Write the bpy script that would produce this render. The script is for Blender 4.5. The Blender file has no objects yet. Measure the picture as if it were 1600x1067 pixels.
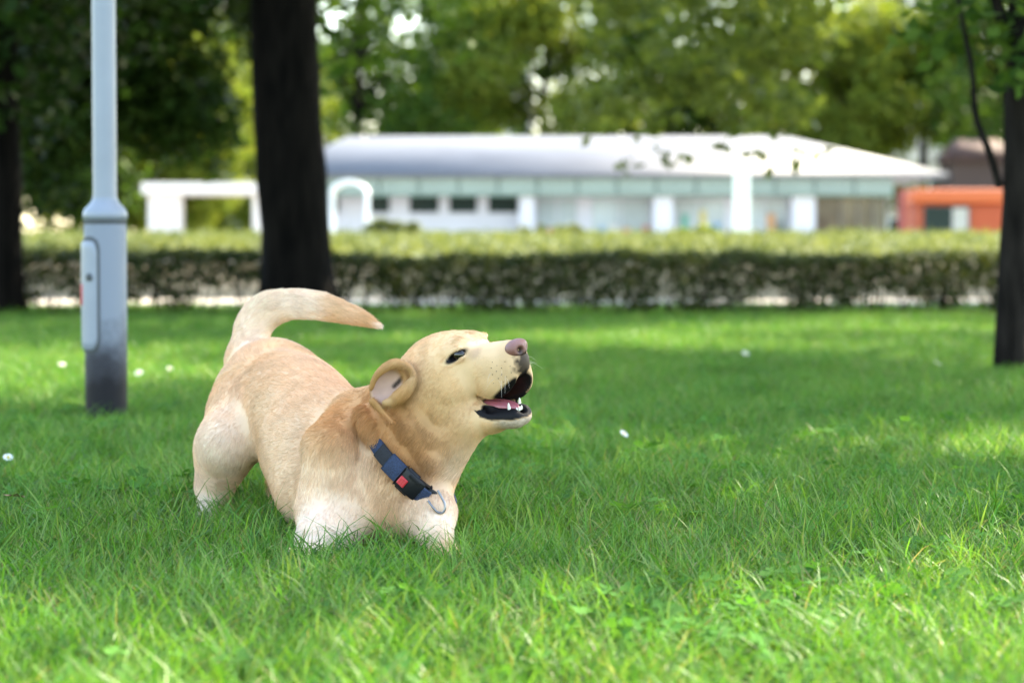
import bpy, bmesh, math, random
import numpy as np
from mathutils import Vector, Matrix
import openvdb

R = math.radians
random.seed(7)
rng = np.random.default_rng(7)
scene = bpy.context.scene
col = scene.collection

# ------------------------------------------------------------------ camera
CAM_H = 0.50
LENS = 85.0
FPX = 1600 * LENS / 36.0
HORIZON = 385.0
PITCH = math.atan((533.5 - HORIZON) / FPX)
cam_d = bpy.data.cameras.new("camera")
cam = bpy.data.objects.new("camera", cam_d)
col.objects.link(cam)
cam.location = (0, 0, CAM_H)
cam.rotation_euler = (math.pi / 2 - PITCH, 0, 0)
cam_d.lens = LENS
cam_d.sensor_width = 36
cam_d.clip_start = 0.05
cam_d.clip_end = 2000
cam_d.dof.use_dof = True
cam_d.dof.focus_distance = 3.86
cam_d.dof.aperture_fstop = 4.6
scene.camera = cam

# ------------------------------------------------------------------ sky and sun
SUN_EL = R(50)
SUN_AZ = math.atan2(0.72, 0.69)          # clockwise from +Y: behind the lawn, to the right
world = bpy.data.worlds.new("World")
scene.world = world
world.use_nodes = True
wn = world.node_tree
wn.nodes.clear()
wo = wn.nodes.new("ShaderNodeOutputWorld")
wb = wn.nodes.new("ShaderNodeBackground")
ws = wn.nodes.new("ShaderNodeTexSky")
ws.sky_type = 'NISHITA'
ws.sun_disc = False
ws.sun_elevation = SUN_EL
ws.sun_rotation = SUN_AZ
wb.inputs['Strength'].default_value = 0.15
wn.links.new(ws.outputs[0], wb.inputs[0])
wn.links.new(wb.outputs[0], wo.inputs[0])
sl = bpy.data.lights.new("sun", 'SUN')
sl.energy = 3.3
sl.angle = R(0.53)
sl.color = (1.0, 0.94, 0.84)
sun = bpy.data.objects.new("sun", sl)
col.objects.link(sun)
sdir = Vector((math.sin(SUN_AZ) * math.cos(SUN_EL), math.cos(SUN_AZ) * math.cos(SUN_EL), math.sin(SUN_EL)))
sun.rotation_euler = sdir.to_track_quat('Z', 'Y').to_euler()
sun.location = sdir * 60

scene.view_settings.view_transform = 'Standard'
scene.view_settings.look = 'None'
scene.view_settings.exposure = 2.8
scene.view_settings.use_white_balance = True
scene.view_settings.white_balance_temperature = 7600
scene.view_settings.white_balance_tint = 6
scene.view_settings.gamma = 1.0
scene.view_settings.use_curve_mapping = False
scene.render.engine = 'CYCLES'
scene.cycles.use_denoising = True
scene.cycles.max_bounces = 8
scene.cycles.diffuse_bounces = 4
scene.cycles.transmission_bounces = 6
scene.cycles.transparent_max_bounces = 8
scene.cycles.sample_clamp_indirect = 8.0

# ------------------------------------------------------------------ helpers
_cp, _sp = math.cos(PITCH), math.sin(PITCH)


def P(px, py, Y):
    """the place in the park that is seen at a pixel of the 1600 px photo, Y metres ahead"""
    u = (px - 800.0) / FPX
    v = -(py - 533.5) / FPX
    # camera axes: right X, up (0, sin p, cos p), forward (0, cos p, -sin p)
    d = np.array([u, _cp + v * _sp, -_sp + v * _cp])
    return np.array([0, 0, CAM_H]) + d * (Y / d[1])


def tag(o, label=None, cat=None, group=None, kind=None):
    if label: o['label'] = label
    if cat: o['category'] = cat
    if group: o['group'] = group
    if kind: o['kind'] = kind
    return o


def empty(name, loc, label=None, cat=None, group=None):
    o = bpy.data.objects.new(name, None)
    o.empty_display_size = 0.1
    o.location = loc
    col.objects.link(o)
    return tag(o, label, cat, group)


def link(name, me, mat=None, parent=None, loc=None, rot=None):
    o = bpy.data.objects.new(name, me)
    if mat is not None and len(me.materials) == 0:
        for m in (mat if isinstance(mat, (list, tuple)) else [mat]):
            me.materials.append(m)
    col.objects.link(o)
    if loc is not None: o.location = loc
    if rot is not None: o.rotation_euler = rot
    if parent is not None:
        o.parent = parent
    return o


def copy_tree(o, parent=None):
    c = o.copy()
    col.objects.link(c)
    if parent is not None:
        c.parent = parent
    for ch in list(o.children):
        copy_tree(ch, c)
    return c


def np_mesh(name, verts, faces, smooth=True, fcols=None, vcols=None, matidx=None):
    """verts (n,3); faces: list of arrays of equal-width faces"""
    me = bpy.data.meshes.new(name)
    verts = np.asarray(verts, dtype=np.float32)
    if not isinstance(faces, list):
        faces = [faces]
    faces = [np.asarray(f, dtype=np.int32) for f in faces if len(f)]
    nl = sum(f.size for f in faces)
    nf = sum(len(f) for f in faces)
    me.vertices.add(len(verts))
    me.vertices.foreach_set('co', verts.ravel())
    me.loops.add(nl)
    me.loops.foreach_set('vertex_index', np.concatenate([f.ravel() for f in faces]))
    me.polygons.add(nf)
    tot = np.concatenate([np.full(len(f), f.shape[1], np.int32) for f in faces])
    start = np.concatenate([[0], np.cumsum(tot)[:-1]]).astype(np.int32)
    me.polygons.foreach_set('loop_start', start)
    me.polygons.foreach_set('loop_total', tot)
    if matidx is not None:
        me.polygons.foreach_set('material_index', np.asarray(matidx, dtype=np.int32))
    me.update(calc_edges=True)
    me.validate()
    if smooth:
        me.polygons.foreach_set('use_smooth', np.ones(len(me.polygons), dtype=bool))
    if vcols is not None:
        a = me.color_attributes.new('Col', 'FLOAT_COLOR', 'POINT')
        c = np.ones((len(verts), 4), np.float32)
        c[:, :3] = vcols
        a.data.foreach_set('color', c.ravel())
    return me


def bm_mesh(name, bm, smooth=False):
    me = bpy.data.meshes.new(name)
    bm.normal_update()
    bm.to_mesh(me)
    bm.free()
    if smooth:
        for p in me.polygons: p.use_smooth = True
    return me


def add_box(bm, x0, x1, y0, y1, z0, z1, bevel=0.0):
    vs = [bm.verts.new(v) for v in ((x0, y0, z0), (x1, y0, z0), (x1, y1, z0), (x0, y1, z0),
                                    (x0, y0, z1), (x1, y0, z1), (x1, y1, z1), (x0, y1, z1))]
    fs = [bm.faces.new([vs[i] for i in f]) for f in ((3, 2, 1, 0), (4, 5, 6, 7), (0, 1, 5, 4), (1, 2, 6, 5), (2, 3, 7, 6), (3, 0, 4, 7))]
    if bevel:
        es = list({e for f in fs for e in f.edges})
        bmesh.ops.bevel(bm, geom=es, offset=bevel, segments=2, affect='EDGES', profile=0.5)


def box_mesh(name, x0, x1, y0, y1, z0, z1, bevel=0.0):
    bm = bmesh.new()
    add_box(bm, x0, x1, y0, y1, z0, z1, bevel)
    return bm_mesh(name, bm)


def lathe_mesh(name, prof, n=32, cap=True):
    """prof: list of (r, z)"""
    prof = np.array(prof, float)
    a = np.linspace(0, 2 * math.pi, n, endpoint=False)
    v = np.stack([prof[:, None, 0] * np.cos(a), prof[:, None, 0] * np.sin(a), np.repeat(prof[:, 1:2], n, 1)], -1).reshape(-1, 3)
    f = []
    m = len(prof)
    for i in range(m - 1):
        for j in range(n):
            k = (j + 1) % n
            f.append((i * n + j, i * n + k, (i + 1) * n + k, (i + 1) * n + j))
    return np_mesh(name, v, [np.array(f)])


def tube_arrays(pts, rads, n=8, wob=0.0, rg=None):
    """tapered tube along points; returns verts, quads"""
    pts = np.asarray(pts, float)
    m = len(pts)
    tan = np.gradient(pts, axis=0)
    tan /= np.linalg.norm(tan, axis=1)[:, None] + 1e-9
    ref = np.array([1.0, 0, 0]) if abs(tan[0][0]) < 0.8 else np.array([0, 1.0, 0])
    out = []
    a = np.linspace(0, 2 * math.pi, n, endpoint=False)
    for i in range(m):
        u = np.cross(tan[i], ref); u /= np.linalg.norm(u) + 1e-9
        w = np.cross(tan[i], u)
        ref = np.cross(u, tan[i])
        rr = rads[i] * np.ones(n)
        if wob and rg is not None:
            rr = rr * (1 + wob * rg.normal(size=n))
        out.append(pts[i] + rr[:, None] * (np.cos(a)[:, None] * u + np.sin(a)[:, None] * w))
    v = np.concatenate(out)
    i = np.arange(m - 1)[:, None] * n
    j = np.arange(n)[None, :]
    k = (j + 1) % n
    q = np.stack([i + j, i + k, i + n + k, i + n + j], -1).reshape(-1, 4)
    return v, q


def merge(parts):
    vs, qs, o = [], [], 0
    for v, q in parts:
        vs.append(v); qs.append(q + o); o += len(v)
    return np.concatenate(vs), np.concatenate(qs)


def interp_path(pts, n):
    """Catmull-like smooth resampling"""
    pts = np.asarray(pts, float)
    t = np.concatenate([[0], np.cumsum(np.linalg.norm(np.diff(pts[:, :3], axis=0), axis=1))])
    s = np.linspace(0, t[-1], n)
    m = np.gradient(pts, t, axis=0)
    i = np.clip(np.searchsorted(t, s) - 1, 0, len(t) - 2)
    h = (t[i + 1] - t[i])[:, None]
    x = ((s - t[i]) / (t[i + 1] - t[i]))[:, None]
    return ((2 * x**3 - 3 * x**2 + 1) * pts[i] + (x**3 - 2 * x**2 + x) * h * m[i]
            + (-2 * x**3 + 3 * x**2) * pts[i + 1] + (x**3 - x**2) * h * m[i + 1])


# value noise on numpy points
_perm = rng.random((32, 32, 32)).astype(np.float32)


def vnoise(p, f):
    p = np.asarray(p) * f
    i = np.floor(p).astype(int)
    t = p - i
    t = t * t * (3 - 2 * t)
    r = 0
    for dx in (0, 1):
        for dy in (0, 1):
            for dz in (0, 1):
                w = (t[..., 0] if dx else 1 - t[..., 0]) * (t[..., 1] if dy else 1 - t[..., 1]) * (t[..., 2] if dz else 1 - t[..., 2])
                r = r + w * _perm[(i[..., 0] + dx) % 32, (i[..., 1] + dy) % 32, (i[..., 2] + dz) % 32]
    return r * 2 - 1


# ------------------------------------------------------------------ materials
def new_mat(name):
    m = bpy.data.materials.new(name)
    m.use_nodes = True
    nt = m.node_tree
    b = nt.nodes['Principled BSDF']
    return m, nt, b


def N(nt, t, **kw):
    n = nt.nodes.new(t)
    for k, v in kw.items():
        if k.startswith('i_'):
            n.inputs[k[2:]].default_value = v
        else:
            setattr(n, k, v)
    return n


def plain(name, c, rough=0.6, metal=0.0, spec=0.5, noise=0.0, scale=20.0, bump=0.0, coat=0.0):
    m, nt, b = new_mat(name)
    b.inputs['Base Color'].default_value = (*c, 1)
    b.inputs['Roughness'].default_value = rough
    b.inputs['Metallic'].default_value = metal
    b.inputs['Specular IOR Level'].default_value = spec
    b.inputs['Coat Weight'].default_value = coat
    if noise or bump:
        tc = N(nt, 'ShaderNodeTexCoord')
        nz = N(nt, 'ShaderNodeTexNoise')
        nz.inputs['Scale'].default_value = scale
        nz.inputs['Detail'].default_value = 6
        nt.links.new(tc.outputs['Object'], nz.inputs['Vector'])
        if noise:
            mp = N(nt, 'ShaderNodeMapRange')
            mp.inputs['From Min'].default_value = 0.3
            mp.inputs['From Max'].default_value = 0.7
            mp.inputs['To Min'].default_value = 1 - noise
            mp.inputs['To Max'].default_value = 1 + noise
            nt.links.new(nz.outputs['Fac'], mp.inputs['Value'])
            mx = N(nt, 'ShaderNodeVectorMath', operation='SCALE')
            mx.inputs[0].default_value = c
            nt.links.new(mp.outputs[0], mx.inputs['Scale'])
            nt.links.new(mx.outputs[0], b.inputs['Base Color'])
        if bump:
            bp = N(nt, 'ShaderNodeBump')
            bp.inputs['Strength'].default_value = bump
            bp.inputs['Distance'].default_value = 0.01
            nt.links.new(nz.outputs['Fac'], bp.inputs['Height'])
            nt.links.new(bp.outputs[0], b.inputs['Normal'])
    return m


def leaf_mat(name, c1, c2, trans=0.45, rough=0.55, attr=True, spec=0.13):
    """leaves: colour varies per leaf (attribute 'Col' holds a random factor) with light passing through"""
    m, nt, b = new_mat(name)
    out = nt.nodes['Material Output']
    at = N(nt, 'ShaderNodeAttribute', attribute_name='Col')
    mx = N(nt, 'ShaderNodeMix', data_type='RGBA')
    mx.inputs['A'].default_value = (*c1, 1)
    mx.inputs['B'].default_value = (*c2, 1)
    nt.links.new(at.outputs['Fac'], mx.inputs['Factor'])
    nt.links.new(mx.outputs['Result'], b.inputs['Base Color'])
    b.inputs['Roughness'].default_value = rough
    b.inputs['Specular IOR Level'].default_value = spec
    tr = N(nt, 'ShaderNodeBsdfTranslucent')
    tm = N(nt, 'ShaderNodeMix', data_type='RGBA', blend_type='MULTIPLY')
    tm.inputs['Factor'].default_value = 1
    tm.inputs['B'].default_value = (1.25, 1.15, 0.55, 1)
    nt.links.new(mx.outputs['Result'], tm.inputs['A'])
    nt.links.new(tm.outputs['Result'], tr.inputs['Color'])
    ms = N(nt, 'ShaderNodeMixShader')
    ms.inputs[0].default_value = trans
    nt.links.new(b.outputs[0], ms.inputs[1])
    nt.links.new(tr.outputs[0], ms.inputs[2])
    nt.links.new(ms.outputs[0], out.inputs['Surface'])
    return m


def bark_mat(name, c, scale=6.0):
    m, nt, b = new_mat(name)
    tc = N(nt, 'ShaderNodeTexCoord')
    mp = N(nt, 'ShaderNodeMapping')
    mp.inputs['Scale'].default_value = (1, 1, 0.18)
    nz = N(nt, 'ShaderNodeTexNoise')
    nz.inputs['Scale'].default_value = scale * 4
    nz.inputs['Detail'].default_value = 8
    nt.links.new(tc.outputs['Object'], mp.inputs['Vector'])
    nt.links.new(mp.outputs[0], nz.inputs['Vector'])
    cr = N(nt, 'ShaderNodeValToRGB')
    cr.color_ramp.elements[0].position = 0.35
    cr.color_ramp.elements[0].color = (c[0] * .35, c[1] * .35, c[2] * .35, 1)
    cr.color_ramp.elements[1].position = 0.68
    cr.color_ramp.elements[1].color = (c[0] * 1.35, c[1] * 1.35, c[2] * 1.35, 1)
    nt.links.new(nz.outputs['Fac'], cr.inputs[0])
    nt.links.new(cr.outputs[0], b.inputs['Base Color'])
    bp = N(nt, 'ShaderNodeBump')
    bp.inputs['Strength'].default_value = 0.8
    bp.inputs['Distance'].default_value = 0.02
    nt.links.new(nz.outputs['Fac'], bp.inputs['Height'])
    nt.links.new(bp.outputs[0], b.inputs['Normal'])
    b.inputs['Roughness'].default_value = 0.95
    b.inputs['Specular IOR Level'].default_value = .08
    return m
# ------------------------------------------------------------------ ground
soil, nt, b = new_mat("lawn_soil")
geo = N(nt, 'ShaderNodeNewGeometry')
nz = N(nt, 'ShaderNodeTexNoise'); nz.inputs['Scale'].default_value = 9; nz.inputs['Detail'].default_value = 8
nt.links.new(geo.outputs['Position'], nz.inputs['Vector'])
cr = N(nt, 'ShaderNodeValToRGB')
cr.color_ramp.elements[0].position = .35; cr.color_ramp.elements[0].color = (.028, .050, .012, 1)
cr.color_ramp.elements[1].position = .7; cr.color_ramp.elements[1].color = (.055, .095, .022, 1)
nt.links.new(nz.outputs['Fac'], cr.inputs[0]); nt.links.new(cr.outputs[0], b.inputs['Base Color'])
b.inputs['Roughness'].default_value = 1
meadow = plain("far_grass", (.085, .135, .030), .95, noise=.35, scale=.8)
paving = plain("pale_paving", (.42, .37, .33), .9, noise=.12, scale=6)


def sheet(name, x0, x1, y0, y1, z, mat):
    me = np_mesh(name, [(x0, y0, z), (x1, y0, z), (x1, y1, z), (x0, y1, z)], [np.array([[0, 1, 2, 3]])], smooth=False)
    o = link(name, me, mat)
    o['kind'] = 'structure'
    return o


sheet("ground", -600, 600, -300, 900, -.02, meadow)
sheet("lawn_soil", -30, 30, -6, 18.9, -.004, soil)
sheet("path", -60, 60, 19.0, 23.2, .002, paving)
sheet("road", -120, 120, 46, 58, -.012, plain("asphalt", (.11, .11, .115), .9, noise=.15, scale=2))
sheet("forecourt", -40, 60, 60, 110, -.010, plain("forecourt_paving", (.32, .31, .30), .9, noise=.12, scale=1.5))

# ------------------------------------------------------------------ grass
grass_m, nt, b = new_mat("grass_blade")
out = nt.nodes['Material Output']
at = N(nt, 'ShaderNodeAttribute', attribute_name='Col')
geo = N(nt, 'ShaderNodeNewGeometry')
nz = N(nt, 'ShaderNodeTexNoise'); nz.inputs['Scale'].default_value = 1.6; nz.inputs['Detail'].default_value = 5; nz.inputs['Roughness'].default_value = .65
nt.links.new(geo.outputs['Position'], nz.inputs['Vector'])
cr = N(nt, 'ShaderNodeValToRGB')
cr.color_ramp.elements[0].position = .36; cr.color_ramp.elements[0].color = (.72, .84, .70, 1)
cr.color_ramp.elements[1].position = .66; cr.color_ramp.elements[1].color = (1.28, 1.16, 1.15, 1)
nt.links.new(nz.outputs['Fac'], cr.inputs[0])
mx = N(nt, 'ShaderNodeMix', data_type='RGBA', blend_type='MULTIPLY'); mx.inputs['Factor'].default_value = 1
nt.links.new(at.outputs['Color'], mx.inputs['A']); nt.links.new(cr.outputs[0], mx.inputs['B'])
nt.links.new(mx.outputs['Result'], b.inputs['Base Color'])
b.inputs['Roughness'].default_value = .42
b.inputs['Specular IOR Level'].default_value = .20
tr = N(nt, 'ShaderNodeBsdfTranslucent')
tm = N(nt, 'ShaderNodeMix', data_type='RGBA', blend_type='MULTIPLY'); tm.inputs['Factor'].default_value = 1
tm.inputs['B'].default_value = (1.2, 1.2, .55, 1)
nt.links.new(mx.outputs['Result'], tm.inputs['A']); nt.links.new(tm.outputs['Result'], tr.inputs['Color'])
ms = N(nt, 'ShaderNodeMixShader'); ms.inputs[0].default_value = .42
nt.links.new(b.outputs[0], ms.inputs[1]); nt.links.new(tr.outputs[0], ms.inputs[2]); nt.links.new(ms.outputs[0], out.inputs['Surface'])


def tuft_mesh(name, rg, nb, spread, hmin, hmax, wmin, wmax, lean, straw=.05):
    v, q, t, c = [], [], [], []
    for _ in range(nb):
        base = np.array([*(rg.normal(size=2) * spread), -.004])
        az = rg.uniform(0, 2 * math.pi)
        d = np.array([math.cos(az), math.sin(az), 0])
        L = rg.uniform(hmin, hmax)
        w = rg.uniform(wmin, wmax)
        bend = abs(rg.normal(0, lean)) + .08
        curl = rg.uniform(.3, 1.6) * lean
        tw = rg.uniform(0, 2 * math.pi)
        side = np.array([math.cos(tw), math.sin(tw), 0])
        pts, a, p = [], bend * .5, base.copy()
        segs = 4
        for s_ in range(segs + 1):
            pts.append(p.copy())
            p = p + (d * math.sin(a) + np.array([0, 0, 1]) * math.cos(a)) * L / segs
            a += curl * .55
        o = len(v)
        for s_ in range(segs):
            ww = w * (.75, 1, .82, .52)[s_] / 2
            v.append(pts[s_] - side * ww); v.append(pts[s_] + side * ww)
        v.append(pts[segs])
        for s_ in range(segs - 1):
            q.append((o + 2 * s_, o + 2 * s_ + 1, o + 2 * s_ + 3, o + 2 * s_ + 2))
        t.append((o + 2 * segs - 2, o + 2 * segs - 1, o + 2 * segs))
        r = rg.random()
        if r < straw:
            cc = np.array([.27, .24, .12]) * rg.uniform(.7, 1.2)
        elif r < .24:
            cc = np.array([.165, .255, .070]) * rg.uniform(.8, 1.25)
        else:
            cc = np.array([.078, .188, .030]) * rg.uniform(.5, 1.55) + np.array([.014, .006, .004]) * rg.normal()
        for s_ in range(2 * segs + 1):
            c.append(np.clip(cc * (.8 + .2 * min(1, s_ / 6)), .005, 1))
    return np_mesh(name, v, [np.array(q), np.array(t)], vcols=np.array(c))


def clover_mesh(name, rg, n=9, spread=.03, size=.011):
    v, q, c = [], [], []
    for _ in range(n):
        base = np.array([*(rg.normal(size=2) * spread), rg.uniform(.018, .050)])
        col_ = np.array([.070, .180, .040]) * rg.uniform(.75, 1.3)
        tilt = rg.normal(size=2) * .35
        a0 = rg.uniform(0, 6.28)
        for k in range(3):
            a = a0 + k * 2.094
            d = np.array([math.cos(a), math.sin(a), 0]); s_ = np.array([-math.sin(a), math.cos(a), 0])
            s1 = size * rg.uniform(.8, 1.2)
            o = len(v)
            for f_, g_ in ((0, 0), (.75, .62), (1.25, .30), (1.15, 0), (1.25, -.30), (.75, -.62)):
                p = base + d * f_ * s1 + s_ * g_ * s1
                p[2] += (p[:2] - base[:2]) @ tilt + .25 * s1 * abs(g_)
                v.append(p); c.append(col_)
            q.append((o, o + 1, o + 2, o + 3)); q.append((o, o + 3, o + 4, o + 5))
    return np_mesh(name, v, [np.array(q)], smooth=False, vcols=np.array(c))


def rosette_mesh(name, rg, n=8):
    """broad weed leaves"""
    v, q, c = [], [], []
    for k in range(n):
        a = k * 2.4 + rg.uniform(-.3, .3)
        d = np.array([math.cos(a), math.sin(a), 0]); s_ = np.array([-math.sin(a), math.cos(a), 0])
        L, w = rg.uniform(.035, .065), rg.uniform(.008, .013)
        col_ = np.array([.065, .175, .032]) * rg.uniform(.7, 1.3)
        o = len(v)
        for i, (f_, g_, h_) in enumerate(((0, .2, .0), (.3, .8, .40), (.65, 1, .62), (1, .1, .60))):
            for sg in (-1, 0, 1):
                v.append(d * f_ * L + s_ * sg * g_ * w + np.array([0, 0, h_ * L * .75 + (.004 if sg else 0)])); c.append(col_)
        for i in range(3):
            for j in range(2):
                q.append((o + i * 3 + j, o + i * 3 + j + 1, o + i * 3 + j + 4, o + i * 3 + j + 3))
    return np_mesh(name, v, [np.array(q)], vcols=np.array(c))


rg = np.random.default_rng(11)
tuft_coll = bpy.data.collections.new("tuft_kinds")
kinds = []
for i in range(8):
    kinds.append(tuft_mesh("tuft", rg, 40, .024, .035, .085, .0013, .0028, .55))
for i in range(3):
    kinds.append(tuft_mesh("tuft", rg, 34, .028, .045, .105, .0014, .0032, .8, .07))
for i in range(2):
    kinds.append(tuft_mesh("tuft", rg, 40, .03, .02, .06, .0011, .0022, 1.0, .20))
for i in range(3):
    kinds.append(clover_mesh("tuft", rg))
for i in range(2):
    kinds.append(rosette_mesh("tuft", rg))
broad_m = grass_m.copy(); broad_m.name = "broad_leaf"
for nd in broad_m.node_tree.nodes:
    if nd.type == 'BSDF_PRINCIPLED':
        nd.inputs['Roughness'].default_value = .85; nd.inputs['Specular IOR Level'].default_value = .08
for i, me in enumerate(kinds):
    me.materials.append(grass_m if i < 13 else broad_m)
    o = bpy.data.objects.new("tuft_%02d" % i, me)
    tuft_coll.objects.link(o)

gp = []


def scatter(x0, x1, y0, y1, dens, smin, smax, taper=True):
    n = int((x1 - x0) * (y1 - y0) * dens)
    x, y = rg.uniform(x0, x1, n), rg.uniform(y0, y1, n)
    s_ = rg.uniform(smin, smax, n)
    gp.append(np.stack([x, y, s_], -1))


scatter(-1.9, 1.9, 2.0, 4.9, 900, .90, 1.45)
scatter(-2.4, 2.4, 4.9, 7.5, 620, .85, 1.3)
scatter(-3.4, 3.4, 7.5, 11, 380, .85, 1.25)
scatter(-5.2, 5.2, 11, 18.7, 200, 1.0, 1.4)
for sx in (-1, 1):
    for (xa, xb, y0, y1, dn) in ((1.9, 3.6, 2.0, 4.9, 350), (2.4, 4.2, 4.9, 7.5, 250), (3.4, 5.4, 7.5, 11, 160), (5.2, 8.0, 11, 18.7, 90)):
        scatter(min(sx * xa, sx * xb), max(sx * xa, sx * xb), y0, y1, dn, .9, 1.3)
scatter(-3, 3, .2, 2.0, 200, .8, 1.2)
scatter(-6.5, 6.5, 17.3, 18.95, 90, 1.0, 1.4)
gp = np.concatenate(gp)
LAWN_POINTS = gp


def build_lawn(pts_):
    n = len(pts_)
    g3 = np.stack([pts_[:, 0], pts_[:, 1], np.zeros(n)], -1)
    big = vnoise(g3 + 5, 1.3); mid = vnoise(g3 + 9, 4.0)
    hs = pts_[:, 2] * (1 + .15 * mid + .10 * big)
    idx = rg.integers(0, 8, n)
    r = rg.random(n)
    idx = np.where(r < .22 + .25 * (mid > .25), rg.integers(8, 11, n), idx)
    idx = np.where((r > .90 - .12 * (big < -.1)), rg.integers(11, 13, n), idx)
    cl = vnoise(g3 + 17, 2.2)
    near = g3[:, 1] < 7
    idx = np.where((rg.random(n) < .025 + .10 * (cl > .42)) & near, rg.integers(13, 16, n), idx)
    idx = np.where((rg.random(n) < .005) & near, rg.integers(16, 18, n), idx)
    paws = np.hypot(g3[:, 0] + .2, g3[:, 1] - 3.7) < .6
    idx = np.where(paws & (idx >= 13), 3, idx)
    me = bpy.data.meshes.new("grass")
    me.vertices.add(n)
    me.vertices.foreach_set('co', g3.astype(np.float32).ravel())
    for nm, ty, val in (('kind_i', 'INT', idx.astype(np.int32)), ('size', 'FLOAT', hs.astype(np.float32))):
        a = me.attributes.new(nm, ty, 'POINT'); a.data.foreach_set('value', val)
    rot = np.stack([rg.normal(0, .10, n), rg.normal(0, .10, n), rg.uniform(0, 6.283, n)], -1).astype(np.float32)
    a = me.attributes.new('turn', 'FLOAT_VECTOR', 'POINT'); a.data.foreach_set('vector', rot.ravel())
    o = bpy.data.objects.new("grass", me)
    o['kind'] = 'stuff'; o['label'] = "uneven green lawn grass with clover, filling the foreground up to the hedge"
    o['category'] = "grass"
    col.objects.link(o)
    ng = bpy.data.node_groups.new("grow_grass", 'GeometryNodeTree')
    ng.interface.new_socket("Geometry", in_out='INPUT', socket_type='NodeSocketGeometry')
    ng.interface.new_socket("Geometry", in_out='OUTPUT', socket_type='NodeSocketGeometry')
    gi = ng.nodes.new('NodeGroupInput'); go = ng.nodes.new('NodeGroupOutput')
    ip = ng.nodes.new('GeometryNodeInstanceOnPoints')
    ci = ng.nodes.new('GeometryNodeCollectionInfo')
    ci.inputs['Collection'].default_value = tuft_coll
    ci.inputs['Separate Children'].default_value = True
    ci.inputs['Reset Children'].default_value = True
    ip.inputs['Pick Instance'].default_value = True

    def attr(nm, ty):
        x = ng.nodes.new('GeometryNodeInputNamedAttribute'); x.data_type = ty; x.inputs['Name'].default_value = nm
        return x.outputs['Attribute']
    ng.links.new(gi.outputs[0], ip.inputs['Points'])
    ng.links.new(ci.outputs[0], ip.inputs['Instance'])
    ng.links.new(attr('kind_i', 'INT'), ip.inputs['Instance Index'])
    er_ = ng.nodes.new('FunctionNodeEulerToRotation')
    ng.links.new(attr('turn', 'FLOAT_VECTOR'), er_.inputs[0])
    ng.links.new(er_.outputs[0], ip.inputs['Rotation'])
    ng.links.new(attr('size', 'FLOAT'), ip.inputs['Scale'])
    ng.links.new(ip.outputs[0], go.inputs[0])
    m = o.modifiers.new("grow", 'NODES'); m.node_group = ng
    return o


# ------------------------------------------------------------------ leaves, trees, hedges
def leaves(pos, size, rg, up=.5, aspect=.62, dirs=None):
    """one small rhombus leaf at every point"""
    n = len(pos)
    nn = rg.normal(size=(n, 3)); nn[:, 2] = np.abs(nn[:, 2]) + up
    nn /= np.linalg.norm(nn, axis=1)[:, None]
    t = rg.normal(size=(n, 3)); t[:, 2] -= .35
    t -= nn * (t * nn).sum(1)[:, None]; t /= np.linalg.norm(t, axis=1)[:, None]
    s_ = np.cross(nn, t)
    L = (size * rg.uniform(.7, 1.3, n))[:, None]
    v = np.stack([pos, pos + t * L * .5 + s_ * L * aspect * .5 - nn * L * .08, pos + t * L - nn * L * .10, pos + t * L * .5 - s_ * L * aspect * .5 - nn * L * .08], 1)
    return v.reshape(-1, 3), np.arange(4 * n).reshape(-1, 4), np.repeat(rg.random(n), 4)


def clump_points(clumps, n, rg, shell=.45):
    """points in a set of uneven balls (x,y,z,r), denser near their outside"""
    c = np.asarray(clumps, float)
    w = c[:, 3]**2.2
    i = rg.choice(len(c), n, p=w / w.sum())
    d = rg.normal(size=(n, 3)); d /= np.linalg.norm(d, axis=1)[:, None]
    r = rg.uniform(0, 1, n)**shell
    p = c[i, :3] + d * (r * c[i, 3])[:, None] * np.array([1.1, 1.1, .8])
    return p


def crown_clumps(center, rad, n, rg, rmin, rmax, low=-1.0):
    out_ = []
    while len(out_) < n:
        u = rg.normal(size=3); u /= np.linalg.norm(u)
        if u[2] < low: continue
        f = rg.uniform(.45, 1.0)**.6
        out_.append((*(np.array(center) + u * np.array(rad) * f), rg.uniform(rmin, rmax)))
    return out_


LM = {
    'dark': leaf_mat("leaves_shaded", (.009, .024, .005), (.024, .052, .010), .30, spec=.08),  # shade of the left-hand crowns is put into this darker leaf colour
    'mid': leaf_mat("leaves_mid", (.030, .074, .014), (.090, .156, .028), .48),
    'light': leaf_mat("leaves_light", (.095, .150, .022), (.180, .220, .040), .52),
    'olive': leaf_mat("leaves_olive", (.055, .090, .020), (.130, .172, .040), .52),
    'hedge': leaf_mat("leaves_hedge", (.024, .040, .013), (.078, .092, .034), .34),
    'verge': leaf_mat("leaves_verge", (.085, .115, .040), (.150, .172, .080), .40),
}
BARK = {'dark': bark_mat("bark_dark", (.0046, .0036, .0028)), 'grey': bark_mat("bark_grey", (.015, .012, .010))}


def leaf_mesh(name, pts_, size, rg, up=.5, aspect=.62):
    v, q, f = leaves(pts_, size, rg, up, aspect)
    return np_mesh(name, v, [q], smooth=False, vcols=np.repeat(f[:, None], 3, 1))


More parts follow.
